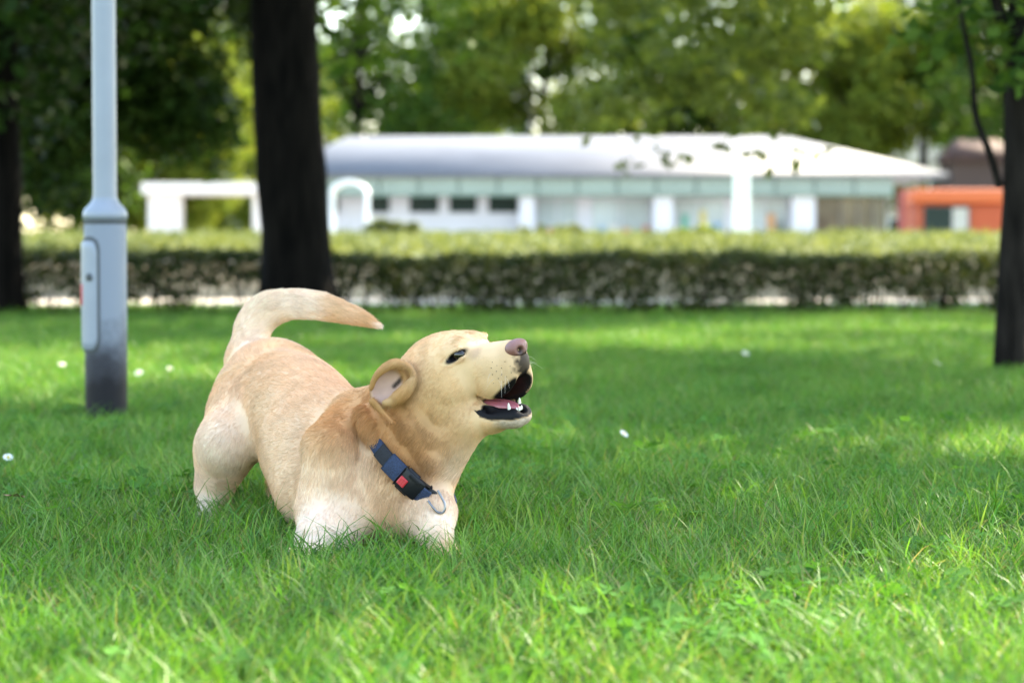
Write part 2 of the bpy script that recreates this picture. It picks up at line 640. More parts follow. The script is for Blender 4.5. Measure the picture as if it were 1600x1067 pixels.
def tree(label, base, trunk_pts, trunk_r, clumps, nleaf, lsize, lm, bark, seed, group=None, limbs=True, name="tree", shell=.45, up=.5, flare=0.0, sides=14):
    rg = np.random.default_rng(seed)
    base = np.asarray(base, float)
    root = empty(name, tuple(base), label, "tree", group)
    tp = interp_path(np.column_stack([np.asarray(trunk_pts, float), np.asarray(trunk_r, float)]), 18)
    v, q = tube_arrays(tp[:, :3], tp[:, 3], sides, .05, rg)
    if flare:
        h = v[:, 2]
        k = 1 + flare * np.exp(-h / .22) * (1 + .35 * np.sin(np.arctan2(v[:, 1] - tp[0, 1], v[:, 0] - tp[0, 0]) * 5 + seed))
        v[:, :2] = tp[0, :2] + (v[:, :2] - tp[0, :2]) * np.where(h < 1.2, k, 1)[:, None]
    link("trunk", np_mesh("trunk", v, [q]), BARK[bark], root)
    if limbs and len(clumps):
        parts_ = []
        c = np.asarray(clumps)
        big = c[np.argsort(-c[:, 3])][:min(16, len(c))]
        for x in big:
            k = rg.integers(len(tp) // 2, len(tp) - 1)
            s0 = tp[k]
            e = x[:3]
            mid_ = (s0[:3] + e) / 2 + rg.normal(size=3) * .06 * np.linalg.norm(e - s0[:3]) + np.array([0, 0, .08 * np.linalg.norm(e - s0[:3])])
            pth = interp_path(np.array([s0[:3], mid_, e]), 7)
            r0 = min(s0[3] * .5, .03 + .02 * np.linalg.norm(e - s0[:3]))
            parts_.append(tube_arrays(pth, np.linspace(r0, r0 * .2, 7), 6))
        v, q = merge(parts_)
        link("limbs", np_mesh("limbs", v, [q]), BARK[bark], root)
    if nleaf:
        p = clump_points(clumps, nleaf, rg, shell)
        p = p[p[:, 2] > .15]
        link("crown", leaf_mesh("crown", p, lsize, rg, up), LM[lm], root)
    return root


def X(px, Y):
    return (px - 800) / FPX * Y


def Zp(py, Y):
    return CAM_H - (py - HORIZON) / FPX * Y


rg = np.random.default_rng(21)
# the big tree behind the dog: dark trunk, high crown, drooping sprays
bx, by = X(464, 16.3), 16.3
cl = crown_clumps((0, .9, 5.4), (4.4, 3.8, 2.8), 44, rg, .8, 1.5, -.6)
cl = [c for c in cl if c[2] > 2.9]
# drooping limbs to the right, hanging into view
for px, py, Y_, r_ in [(560, 20, 17, .30), (620, 60, 17.3, .26), (690, 35, 17.4, .24), (705, 85, 17.4, .16), (560, 90, 17.5, .22), (530, 150, 17.6, .16), (350, 60, 17.4, .14)]:
    cl.append((X(px, Y_) - bx, Y_ - by, Zp(py, Y_), r_))
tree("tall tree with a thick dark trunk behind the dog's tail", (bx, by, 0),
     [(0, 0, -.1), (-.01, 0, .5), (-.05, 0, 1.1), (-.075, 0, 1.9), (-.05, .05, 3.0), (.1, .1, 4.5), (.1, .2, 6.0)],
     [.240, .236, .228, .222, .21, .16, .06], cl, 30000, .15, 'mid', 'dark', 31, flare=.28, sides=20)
# the spreading tree whose dark olive boughs hang before the pavilion roof
ox, oy = 6.6, 23.5
cl = crown_clumps((-1.0, 0, 6.2), (4.6, 3.6, 2.4), 30, rg, .8, 1.4, -.5)
cl = [c for c in cl if c[2] > 3.6]
for k in range(64):
    px = rg.uniform(930, 1290); py = rg.uniform(-60, 195) - 40 * abs((px - 1090) / 250)**2
    Y_ = rg.uniform(21, 25)
    cl.append((X(px, Y_) - ox, Y_ - oy, Zp(py, Y_), rg.uniform(.16, .34)))
for px, py in [(1060, 238), (1090, 240), (970, 252), (1190, 248), (1030, 232), (1255, 236), (1130, 222), (1290, 226), (1005, 222)]:
    cl.append((X(px, 20.5) - ox, 20.5 - oy, Zp(py, 20.5), .11))
tree("spreading tree with olive boughs hanging in front of the white pavilion roof", (ox, oy, 0),
     [(0, 0, -.1), (0, 0, 1.2), (-.1, 0, 2.4), (-.5, 0, 3.8), (-1.0, 0, 5.2), (-1.2, 0, 6.4)], [.24, .21, .19, .16, .12, .05], cl, 32000, .15, 'olive', 'dark', 32, flare=.2)
# two dark trees on the left
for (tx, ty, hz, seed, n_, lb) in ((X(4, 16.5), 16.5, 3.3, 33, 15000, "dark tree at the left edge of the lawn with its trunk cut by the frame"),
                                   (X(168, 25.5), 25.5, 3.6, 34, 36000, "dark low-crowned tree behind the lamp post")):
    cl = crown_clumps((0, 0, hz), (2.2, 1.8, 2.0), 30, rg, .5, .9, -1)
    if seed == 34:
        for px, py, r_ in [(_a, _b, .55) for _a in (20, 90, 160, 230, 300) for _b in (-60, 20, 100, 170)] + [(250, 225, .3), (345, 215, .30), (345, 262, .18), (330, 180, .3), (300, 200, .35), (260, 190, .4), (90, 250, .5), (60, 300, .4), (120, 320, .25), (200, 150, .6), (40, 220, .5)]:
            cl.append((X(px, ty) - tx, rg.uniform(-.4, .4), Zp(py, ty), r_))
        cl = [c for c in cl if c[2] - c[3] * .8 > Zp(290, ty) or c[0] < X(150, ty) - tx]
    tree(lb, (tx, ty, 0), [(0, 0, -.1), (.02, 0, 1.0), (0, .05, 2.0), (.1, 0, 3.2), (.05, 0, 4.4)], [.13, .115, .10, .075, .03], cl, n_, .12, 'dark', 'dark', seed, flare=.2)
# the young tree on the right
yx, yy = X(1580, 9.20), 9.20
cl = []
for px, py, dy, r_ in [(1500, 20, .1, .16), (1560, 10, 0, .20), (1600, 30, -.2, .22), (1582, 110, -.25, .13), (1604, 92, -.3, .12), (1556, 130, -.2, .085), (1460, 30, .3, .11), (1435, 55, .3, .07),
                       (1420, 40, .4, .06), (1480, 70, .2, .09), (1520, 75, .3, .10), (1640, 60, 0, .25), (1690, 20, .2, .3)]:
    cl.append((X(px, yy) - yx, dy, Zp(py, yy), r_))
cl += crown_clumps((.1, 0, 2.7), (1.25, 1.25, 1.0), 26, rg, .28, .5, -.7)
t = tree("slender young tree with a forked trunk at the right edge of the lawn", (yx, yy, 0),
         [(0, 0, -.05), (0, 0, .3), (.012, 0, .7), (.02, 0, 1.1), (.03, 0, 1.6), (.06, 0, 2.3), (.05, .05, 3.0)], [.059, .053, .050, .050, .044, .033, .012],
         cl, 9000, .085, 'mid', 'grey', 35, flare=.18)
pth = interp_path(np.array([P(1562, 292, 9.20), P(1545, 235, 9.15), P(1525, 185, 9.12), P(1520, 120, 9.10), P(1505, 40, 9.10), P(1490, -40, 9.15)]) - np.array([yx, yy, 0]), 16)
v, q = tube_arrays(pth, np.linspace(.016, .007, 16), 8)
link("branch", np_mesh("branch", v, [q]), BARK['grey'], t)
pth = interp_path(np.array([P(1575, 60, 9.20), P(1562, 20, 9.15), P(1545, -40, 9.12), P(1530, -120, 9.10)]) - np.array([yx, yy, 0]), 12)
v, q = tube_arrays(pth, np.linspace(.026, .010, 12), 8)
link("branch", np_mesh("branch", v, [q]), BARK['grey'], t)
# two park trees beside the view; their shade lies over the dog and the lawn
for (tx, ty, cz, rr_, seed, lb) in ((2.95, 8.15, 4.6, 2.25, 36, "leafy park tree beside the lawn, shading the dog"), (5.5, 15.0, 5.2, 4.5, 37, "leafy park tree beside the hedge, shading the far lawn"),
                                    ):
    cl = crown_clumps((-.2, 0, cz), (rr_, rr_, 1.7), 34, rg, .6, 1.0, -.7)
    tree(lb, (tx, ty, 0), [(0, 0, -.1), (0, 0, 1.2), (-.05, 0, 2.4), (-.1, 0, 3.6), (-.2, 0, 5.0)], [.16, .14, .125, .10, .03], cl, 15000 if seed == 36 else 24000, .13, 'mid', 'grey', seed, flare=.2)

# trees behind the pavilion and across the road
FAR = [(-20, 86, 5.8, 6.5, 'mid'), (120, 90, 5.6, 5.0, 'light'), (255, 90, 4.8, 4.0, 'light'), (345, 100, 5.0, 5.4, 'light'), (560, 106, 10, 7.2, 'mid'), (655, 112, 8.6, 5.2, 'mid'),
       (850, 104, 7.6, 4.8, 'light'), (960, 110, 9, 5.6, 'mid'), (1110, 108, 9.5, 6.2, 'olive'), (1230, 112, 8.6, 5.2, 'mid'), (1335, 103, 6.8, 4.6, 'light'), (1440, 110, 9, 5.2, 'olive'), (1560, 102, 8.5, 5.6, 'mid'),
       (720, 124, 5.5, 3.4, 'light'), (430, 118, 7.4, 4.4, 'mid'), (75, 128, 4.6, 6.0, 'mid'), (-190, 100, 6.5, 6.0, 'mid'), (1760, 104, 7.5, 6.0, 'light'), (-520, 78, 6.5, 6.2, 'mid'), (-900, 84, 7, 6.6, 'light'), (2050, 90, 7.5, 6.4, 'mid'), (2400, 84, 7, 6.2, 'mid')]
KIND = {'mid': "mid green", 'light': "bright sunlit yellow-green", 'olive': "dull olive"}
WHERE = ["at the far left behind the lamp post", "across the road left of the lamp post", "just right of the lamp post above the flat canopy", "beside the tall dark trunk, left of it", "over the left end of the pavilion roof",
         "left of the gap with the pale flats", "right of the gap with the pale flats", "behind the middle of the pavilion roof", "behind the hanging boughs", "behind the roof's right half",
         "above the roof's sloping right end", "above the orange kiosk", "behind the young tree at the right edge", "in the gap before the pale flats", "hidden mostly by the tall dark trunk",
         "low down in the gap left of the lamp post", "out past the left edge", "out past the right edge", "well left of the lawn", "far out to the left of the lawn", "well right of the kiosk", "far out to the right of the kiosk"]
for i, (px, Y_, hz, r_, lm) in enumerate(FAR):
    rg = np.random.default_rng(100 + i)
    cl = crown_clumps((0, 0, hz), (r_ * .85, r_ * .8, r_ * .95), 26, rg, r_ * .18, r_ * .36, -.95)
    cl = [c for c in cl if c[2] > 1.2]
    tree("%s tree %s" % (KIND[lm], WHERE[i]), (X(px, Y_), Y_, 0), [(0, 0, -.2), (.05, 0, hz * .35), (0, 0, hz * .7), (.1, 0, hz * 1.2)], [.24, .2, .15, .05],
         cl, 11000, .36, lm, 'dark', 200 + i, group="trees beyond the road", shell=.4)


def hedge(label, x0, x1, y0, y1, ztop, n, size, lm, seed, bare=0.0, wav=.03, stems=True, bumps=()):
    rg = np.random.default_rng(seed)
    root = empty("hedge", ((x0 + x1) / 2, (y0 + y1) / 2, 0), label, "hedge")
    o = np.array([(x0 + x1) / 2, (y0 + y1) / 2, 0])
    p = np.stack([rg.uniform(x0, x1, n), rg.uniform(y0, y1, n), rg.uniform(0, 1, n)], -1)
    q3 = np.stack([p[:, 0], p[:, 1] * 0, p[:, 0] * 0], -1)
    top = ztop * (1 + wav * vnoise(q3 + 3, 1.7) + wav * vnoise(q3 + 8, 5.0))
    for bxx, bw, bh in bumps:
        top = top + bh * np.exp(-((p[:, 0] - bxx) / bw)**2)
    f = p[:, 2]
    edge = rg.random(n) < .45                       # many leaves sit on the clipped faces
    f = np.where(edge & (rg.random(n) < .5), 1 - .10 * rg.random(n), f)
    if bare:
        dens = np.clip(.40 + 1.5 * vnoise(np.stack([p[:, 0], p[:, 1] * .3, f * .45], -1), 5.5) + np.clip((f - .32) * 4.5, -.18, 2.5), .05, 1)
        k = rg.random(n) < dens
        p, f, top = p[k], f[k], top[k]
    p[:, 2] = f * top
    link("foliage", leaf_mesh("foliage", p - o, size, rg, .35), LM[lm], root)['kind'] = 'stuff'
    if stems:
        parts_ = []
        for _ in range(int((x1 - x0) * 14)):
            b_ = np.array([rg.uniform(x0, x1), rg.uniform(y0 + .1, y1 - .1), -.02])
            e = b_ + np.array([rg.normal() * .08, rg.normal() * .08, ztop * rg.uniform(.6, .95)])
            parts_.append(tube_arrays(np.array([b_, (b_ + e) / 2 + rg.normal(size=3) * .015, e]) - o, [.009, .007, .003], 5))
        v, q = merge(parts_)
        link("stems", np_mesh("stems", v, [q]), BARK['dark'], root)['kind'] = 'stuff'
    return root


hedge("long clipped dark hedge along the far end of the lawn", -14, 15, 16.65, 17.4, .445, 150000, .045, 'hedge', 51, bare=.16, wav=.05)
# a sunlit grass bank beyond the path
gx, gy = np.linspace(-60, 60, 121), np.array([23.3, 23.8, 24.4, 26, 29, 33, 37, 40, 44, 46])
gz = np.array([-.01, .34, .40, .46, .53, .60, .66, .60, .20, -.02])
XX, YY = np.meshgrid(gx, gy, indexing='ij')
ZZ = np.repeat(gz[None], 121, 0) + (.03 * vnoise(np.stack([XX * .4, YY * .3, XX * 0], -1), 1.0)) * (gz > .1)
ii = np.arange(120)[:, None] * 10 + np.arange(9)[None]
bk = link("grass_bank", np_mesh("grass_bank", np.stack([XX, YY, ZZ], -1).reshape(-1, 3), [np.stack([ii, ii + 10, ii + 11, ii + 1], -1).reshape(-1, 4)]),
          plain("bank_grass", (.13, .155, .065), .95, noise=.25, scale=1.2))
bk['kind'] = 'structure'
lw = empty("low_wall", (0, 23.25, 0), "low pale stone wall behind the hedge, holding up the grass bank", "wall")
link("masonry", box_mesh("masonry", -30, 30, -.10, .10, -.05, .33), plain("pale_stone", (.46, .38, .28), .9, noise=.35, scale=1.6), lw)
link("coping", box_mesh("coping", -30.05, 30.05, -.14, .14, .333, .39, .01), plain("coping_stone", (.42, .39, .36), .9, noise=.15, scale=2), lw)
n = 60000
rg = np.random.default_rng(52)
p = np.stack([rg.uniform(-11, 13, n), 24.0 + 14 * rg.random(n)**1.3, np.zeros(n)], -1)
p[:, 2] = np.interp(p[:, 1], gy, gz) + rg.uniform(-.02, .04, n)
v, q, f = leaves(p, .13, rg, .1, .22)
o = link("bank_tufts", np_mesh("bank_tufts", v, [q], smooth=False, vcols=np.repeat(f[:, None], 3, 1)), LM['verge'])
o['kind'] = 'stuff'; o['label'] = "tufts of long sunlit pale grass on the bank beyond the path"


def shrub(label, px, Y_, z0, w, h, n, lm, seed):
    rg = np.random.default_rng(seed)
    r_ = empty("shrub", (X(px, Y_), Y_, z0), label, "shrub")
    cl = crown_clumps((0, 0, h * .5), (w * .7, w * .5, h * .4), 12, rg, h * .2, h * .35, -.9)
    link("foliage", leaf_mesh("foliage", clump_points(cl, n, rg), .07, rg, .5), LM[lm], r_)
    parts_ = []
    for c in cl[:7]:
        parts_.append(tube_arrays([(0, 0, -.1), (c[0] * .5, c[1] * .5, c[2] * .6), c[:3]], [.012, .009, .003], 5))
    v, q = merge(parts_)
    link("stems", np_mesh("stems", v, [q]), BARK['grey'], r_)


shrub("rounded yellow-green shrub on the bank just right of the arched shelter", 612, 37, .6, .55, .32, 2500, 'verge', 61)
shrub("low wide yellow-green shrub on the bank under the middle windows", 868, 37, .6, .8, .22, 2500, 'verge', 62)
shrub("small green shrub on the bank left of the bright white pillar", 1100, 37, .6, .45, .20, 1800, 'light', 63)
shrub("small pale shrub on the bank below the dark glazed corner", 1320, 37, .6, .5, .16, 1800, 'verge', 64)
# ------------------------------------------------------------------ lamp post
lx, ly = X(165, 6.68), 6.68
post = empty("lamp_post", (lx, ly, 0), "grey steel lamp post with a wide base, access door and dirty foot on the lawn", "lamp post")
paint, nt, b = new_mat("post_paint")
tc = N(nt, 'ShaderNodeTexCoord'); sp = N(nt, 'ShaderNodeSeparateXYZ')
nt.links.new(tc.outputs['Object'], sp.inputs[0])
nz = N(nt, 'ShaderNodeTexNoise'); nz.inputs['Scale'].default_value = 14; nz.inputs['Detail'].default_value = 6
nt.links.new(tc.outputs['Object'], nz.inputs['Vector'])
ad = N(nt, 'ShaderNodeMath', operation='MULTIPLY_ADD'); ad.inputs[1].default_value = .20
nt.links.new(nz.outputs['Fac'], ad.inputs[0]); nt.links.new(sp.outputs['Z'], ad.inputs[2])
cr = N(nt, 'ShaderNodeValToRGB')
cr.color_ramp.elements[0].position = .21; cr.color_ramp.elements[0].color = (.013, .012, .015, 1)      # splashed dirt on the foot
cr.color_ramp.elements[1].position = .40; cr.color_ramp.elements[1].color = (.21, .23, .275, 1)
e = cr.color_ramp.elements.new(.29); e.color = (.046, .046, .056, 1)
nt.links.new(ad.outputs[0], cr.inputs[0]); nt.links.new(cr.outputs[0], b.inputs['Base Color'])
b.inputs['Roughness'].default_value = .5; b.inputs['Specular IOR Level'].default_value = .15
clean = plain("post_paint_clean", (.23, .252, .30), .40, noise=.06, scale=9)
rubber = plain("post_gasket", (.06, .065, .07), .7)
r1 = 33 / FPX * ly
zc = Zp(338, ly)
link("base", lathe_mesh("base", [(r1 * .97, -.05), (r1 * .97, .02), (r1, .10), (r1, zc - .03), (r1 * .985, zc - .022)], 40), paint, post)
link("joint", lathe_mesh("joint", [(r1 * .95, zc - .024), (r1 * 1.0, zc - .022), (r1 * 1.0, zc - .012), (r1 * .95, zc - .010)], 40), rubber, post)
link("shoulder", lathe_mesh("shoulder", [(r1 * .9, zc - .011), (r1 * 1.05, zc - .009), (r1 * 1.05, zc + .006), (r1 * .98, zc + .018), (r1 * .72, zc + .034), (r1 * .60, zc + .044), (r1 * .58, zc + .052)], 40), clean, post)
r2 = 18.5 / FPX * ly
link("pole", lathe_mesh("pole", [(r2, zc + .046), (r2 * .98, 1.4), (r2 * .9, 3.2), (r2 * .9, 3.25)], 32), clean, post)
lamp_g = plain("lamp_opal", (.75, .75, .72), .3)
link("lamp_head", lathe_mesh("lamp_head", [(r2 * .9, 3.22), (.06, 3.28), (.17, 3.34), (.20, 3.46), (.16, 3.60), (.07, 3.66), (.001, 3.67)], 32), lamp_g, post)
# access door on the left of the base, following its curve
za, zb = Zp(550, ly), Zp(372, ly)


def door_shell(name, z0, z1, a0, a1, rr_, thick, mat, parent, cut=.045, n=14, m=22):
    vs, q = [], []
    for j in range(m):
        z = z0 + (z1 - z0) * j / (m - 1)
        d = min(z - z0, z1 - z)
        sh = 1.0 if d > cut else math.sqrt(max(0, 1 - ((cut - d) / cut)**2)) * .75 + .25
        for i in range(n):
            a = (a0 + a1) / 2 + (a1 - a0) * (i / (n - 1) - .5) * sh
            ed = min(i, n - 1 - i, j, m - 1 - j)
            r_ = rr_ + (thick if ed >= 1 else -.002)
            vs.append((r_ * math.cos(a), r_ * math.sin(a), z))
    for j in range(m - 1):
        for i in range(n - 1):
            q.append((j * n + i, j * n + i + 1, (j + 1) * n + i + 1, (j + 1) * n + i))
    return link(name, np_mesh(name, vs, [np.array(q)]), mat, parent)


door_shell("door_gasket", za - .010, zb + .010, R(186), R(267), r1, .0035, rubber, post)
dr = door_shell("door", za, zb, R(188), R(261), r1, .008, clean, post)
door_shell("sticker", Zp(482, ly), Zp(438, ly), R(182), R(214), r1, .0098, plain("red_sticker", (.50, .03, .04), .5), dr, cut=.02, n=6, m=8)

lk = link("lock", lathe_mesh("lock", [(.011, 0), (.011, .003), (.007, .004), (.0005, .004)], 16), rubber, dr)
_a = R(238)
lk.location = ((r1 + .008) * math.cos(_a), (r1 + .008) * math.sin(_a), (za + zb) / 2 + .05)
lk.rotation_euler = Vector((math.cos(_a), math.sin(_a), 0)).to_track_quat('Z', 'Y').to_euler()

# ------------------------------------------------------------------ pavilion across the road
BY = 76.0


def bX(px): return X(px, BY)
def bZ(py): return Zp(py, BY)


pav = empty("pavilion", (bX(900), BY, 0), "long low white pavilion with a pale metal hip roof and green fascia beyond the hedge", "building")
po = np.array([bX(900), BY, 0])
wwall = plain("white_wall", (.56, .56, .60), .8, noise=.05, scale=.7)
roofm, nt, b = new_mat("pale_roof_metal")
tc = N(nt, 'ShaderNodeTexCoord'); wv_ = N(nt, 'ShaderNodeTexNoise'); wv_.inputs['Scale'].default_value = .6
nt.links.new(tc.outputs['Object'], wv_.inputs['Vector'])
cr = N(nt, 'ShaderNodeValToRGB'); cr.color_ramp.elements[0].position = .3; cr.color_ramp.elements[0].color = (.090, .093, .107, 1)
cr.color_ramp.elements[1].position = .7; cr.color_ramp.elements[1].color = (.112, .115, .130, 1)
nt.links.new(wv_.outputs['Fac'], cr.inputs[0]); nt.links.new(cr.outputs[0], b.inputs['Base Color']); b.inputs['Roughness'].default_value = .55
fascia_m = plain("green_fascia", (.19, .245, .215), .6, noise=.08, scale=1)
fascia_d = plain("green_fascia_dark", (.16, .28, .24), .6)
glass_d, nt, b = new_mat("dark_glass")
b.inputs['Base Color'].default_value = (.012, .024, .022, 1); b.inputs['Roughness'].default_value = .2; b.inputs['Specular IOR Level'].default_value = .12
glass_p = plain("pale_glass", (.34, .40, .42), .12, noise=.25, scale=.9)
x0, x1 = bX(430), bX(1395)
zf0, zf1 = bZ(304), bZ(272)
depth = 9.0


def pbox(name, xa, xb, ya, yb, za_, zb_, mat, parent=None, off_=po, bevel=0.0):
    m = box_mesh(name, xa - off_[0], xb - off_[0], ya - off_[1], yb - off_[1], za_ - off_[2], zb_ - off_[2], bevel)
    return link(name, m, mat, parent or pav)


# walls
pbox("wall", x0 + .4, bX(1275), BY + 1.4, BY + depth - .4, -.1, zf0, wwall)
# roof: hip roof with a ridge nearer its left end and a taller right bay
rz = bZ(204)


def roof_mesh(name, xa, xb, ya, yb, ze, zr, hipl, hipr, th=.12):
    v = [(xa, ya, ze), (xb, ya, ze), (xb, yb, ze), (xa, yb, ze), (xa + hipl, (ya + yb) / 2, zr), (xb - hipr, (ya + yb) / 2, zr)]
    v = [np.array(p) - po for p in v]
    v += [p - np.array([0, 0, th]) for p in v[:4]]
    f4 = [(0, 1, 5, 4), (2, 3, 4, 5), (0, 6, 7, 1), (1, 7, 8, 2), (2, 8, 9, 3), (3, 9, 6, 0), (6, 9, 8, 7)]
    f3 = [(1, 2, 5), (3, 0, 4)]
    return np_mesh(name, v, [np.array(f4), np.array(f3)], smooth=False)


link("roof", roof_mesh("roof", x0 - .2, bX(1478), BY - .35, BY + depth, zf1, rz, 2.2, 4.6), roofm, pav)
0 and link("roof", roof_mesh("roof", bX(1010), bX(1500), BY - 1.0, BY + 6.0, zf1 - .05, bZ(200), 3.0, 4.4), roofm, pav)
# fascia panels below the eaves
pxs = np.linspace(470, 1395, 16)
panel = None
for i in range(15):
    xa, xb = bX(pxs[i]) + .03, bX(pxs[i + 1]) - .03
    pbox("fascia_panel", xa, xb, BY - .12 - .02 * (i % 2), BY + .05, zf0, zf1 - .13, fascia_m)
pbox("fascia_rail", bX(470), bX(1395), BY + .06, BY + .14, zf0 - .06, zf1 - .13, fascia_d)
pbox("eaves_soffit", x0 + .1, bX(1395), BY + .15, BY + 1.39, zf0 - .02, zf0 + .04, wwall)
# window row in the left part
WY = BY + 1.4


def window(xa, xb, za_, zb_, mat, mull=1):
    fr = pbox("window", xa, xb, WY - .10, WY - .003, za_, zb_, wwall)
    bm = bmesh.new()
    t = .05
    n = mull
    w = (xb - xa - t * (n + 1)) / n
    fr.data = box_mesh("window", xa - po[0], xb - po[0], WY - .05 - po[1], WY - .003 - po[1], za_, zb_)
    fr.data.materials.append(wwall)
    for k in range(n):
        xs = xa + t + k * (w + t)
        pn = link("pane", box_mesh("pane", xs - po[0], xs + w - po[0], WY - .07 - po[1], WY - .052 - po[1], za_ + t, zb_ - t), mat, fr)
    return fr


for a, b_ in ((505, 528), (566, 608), (635, 686), (698, 747), (760, 812)):
    window(bX(a), bX(b_), bZ(334), bZ(302) - .03, glass_d, 1)
# shop windows of the right part, between white piers
for a, b_ in ((838, 905), (925, 1020), (1055, 1140), (1165, 1238)):
    window(bX(a), bX(b_), bZ(374), bZ(308), glass_p, 2)
for a, b_ in ((812, 835), (1022, 1052), (1240, 1275)):
    pbox("pier", bX(a), bX(b_), BY + .3, WY - .004, -.1, zf0 - .021, wwall)
# dark glazed corner and its posts
pbox("glazed_corner", bX(1276), bX(1392), BY + 1.0, BY + 1.1, -.1, zf0 - .021, plain("dull_glass", (.10, .095, .06), .2, noise=.5, scale=1.2))
mul = plain("mullion", (.16, .15, .12), .6)
for a in (1278, 1318, 1345, 1370, 1388):
    pbox("mullion", bX(a), bX(a + 3), BY + .88, BY + .99, -.1, zf0 - .03, mul)
# goods and posters behind the shop windows
pc = [(.52, .10, .06), (.05, .32, .22), (.65, .55, .18), (.10, .25, .45), (.60, .58, .55), (.55, .28, .12), (.08, .10, .09)]
rg = np.random.default_rng(71)
for i, px in enumerate((850, 868, 884, 938, 955, 975, 992, 1008, 1070, 1098, 1120, 1180, 1205, 1222)):
    h_ = rg.uniform(.3, .9); z_ = rg.uniform(.35, .9)
    pbox("poster", bX(px), bX(px + rg.uniform(7, 14)), WY - .085, WY - .071, z_, z_ + h_, plain("poster_print", pc[i % 7], .6, noise=.3, scale=5))

# flat-roofed white canopy left of the big trunk
can = empty("entrance_canopy", (bX(330), 70, 0), "flat white canopy on square pillars left of the tall trunk", "canopy")
cY = 70.0
co = np.array([X(330, cY), cY, 0]); can.location = co
cream = plain("cream_render", (.60, .55, .52), .8, noise=.06, scale=1)
pbox("canopy_slab", X(228, cY), X(470, cY), cY - .8, cY + 2.4, Zp(304, cY), Zp(287, cY), cream, can, co, .02)
for a, b_ in ((236, 286), (398, 420)):
    pbox("pillar", X(a, cY), X(b_, cY), cY - .5, cY + .3, -.1, Zp(304, cY) - .004, cream, can, co)

# white arched shelter in front of the wall
AY = 58.0
arch = empty("arched_shelter", (X(547, AY), AY, 0), "small white round-topped shelter in front of the pavilion's left windows", "shelter")
white = plain("white_paint", (.86, .86, .85), .5)
a_ = np.linspace(0, math.pi, 18)
hw, zt, zs = .46, Zp(282, AY), Zp(305, AY)
vs, q = [], []
for k, (yy_, s_) in enumerate(((-.45, 1), (.45, 1))):
    for t_ in a_:
        vs.append((-math.cos(t_) * hw, yy_, zs + math.sin(t_) * (zt - zs)))
    for t_ in a_:
        vs.append((-math.cos(t_) * (hw - .08), yy_, zs + math.sin(t_) * (zt - zs - .09)))
n = 18
for i in range(n - 1):
    q += [(i, i + 1, 2 * n + i + 1, 2 * n + i), (n + i + 1, n + i, 3 * n + i, 3 * n + i + 1), (i + 1, i, n + i, n + i + 1), (2 * n + i, 2 * n + i + 1, 3 * n + i + 1, 3 * n + i)]
q += [(0, 2 * n, 3 * n, n), (n - 1, 2 * n - 1, 4 * n - 1, 3 * n - 1)]
link("arched_roof", np_mesh("arched_roof", vs, [np.array(q)], smooth=False), white, arch)
for sx in (-1, 1):
    for yy_ in (-.38, .38):
        link("leg", box_mesh("leg", sx * (hw - .04) - .035, sx * (hw - .04) + .035, yy_ - .035, yy_ + .035, -.05, zs - .003), white, arch)

# bright white sign post
SY = 44.0
s_ = empty("sign_pillar", (X(1158, SY), SY, 0), "bright white free-standing pillar before the pavilion's right half", "pillar")
w_ = 12.5 / FPX * SY
link("shaft", box_mesh("shaft", -w_, w_, -.06, .06, .06, Zp(276, SY), .02), white, s_)
link("cap", box_mesh("cap", -w_ * 1.05, w_ * 1.05, -.075, .075, Zp(276, SY) + .002, Zp(268, SY), .015), white, s_)
link("foot", box_mesh("foot", -w_ * 1.4, w_ * 1.4, -.14, .14, -.03, .058, .01), plain("concrete_foot", (.35, .34, .33), .9), s_)

# orange kiosk
KY = 64.0
k0, k1 = X(1428, KY), X(1572, KY)
ko = np.array([(k0 + k1) / 2, KY, 0])
kio = empty("kiosk", tuple(ko), "orange-red kiosk with a rounded dark window beside the young tree", "kiosk")
orange = plain("orange_paint", (.30, .042, .003), .5, noise=.06, scale=2)
orange_sunlit = plain("orange_paint_sunlit", (.44, .085, .016), .5)  # the kiosk's orange made lighter: sunlight on the roof put into the colour
kd = 2.2
zr0, zr1 = Zp(318, KY), Zp(296, KY)
pbox("body", k0 + .06, k1 - .06, KY, KY + kd, .0, zr0, orange, kio, ko, .05)
pbox("roof", k0 - .08, k1 + .08, KY - .25, KY + kd + .15, zr0 + .003, zr1, orange_sunlit, kio, ko, .07)
pbox("plinth", k0 + .12, k1 - .12, KY + .06, KY + kd - .06, -.03, -.003, plain("kiosk_plinth", (.08, .08, .08), .8), kio, ko)
wx0, wx1, wz0, wz1 = X(1442, KY), X(1514, KY), Zp(366, KY), Zp(322, KY)
fr = pbox("window", wx0, wx1, KY - .03, KY - .004, wz0, wz1, plain("window_rubber", (.02, .02, .025), .5), kio, ko, .012)
pbox("pane", wx0 + .05, wx1 - .48, KY - .045, KY - .032, wz0 + .05, wz1 - .05, glass_d, fr, ko)
pbox("blind", wx1 - .46, wx1 - .05, KY - .045, KY - .032, wz0 + .05, wz1 - .05, plain("window_blind", (.34, .34, .30), .6), fr, ko)
pbox("door", X(1522, KY), X(1552, KY), KY - .02, KY - .004, .04, wz1, orange, kio, ko, .006)
pbox("corner_post", X(1405, KY), X(1414, KY), KY + .2, KY + .34, -.03, zr1, plain("maroon_paint", (.22, .04, .04), .6), kio, ko)

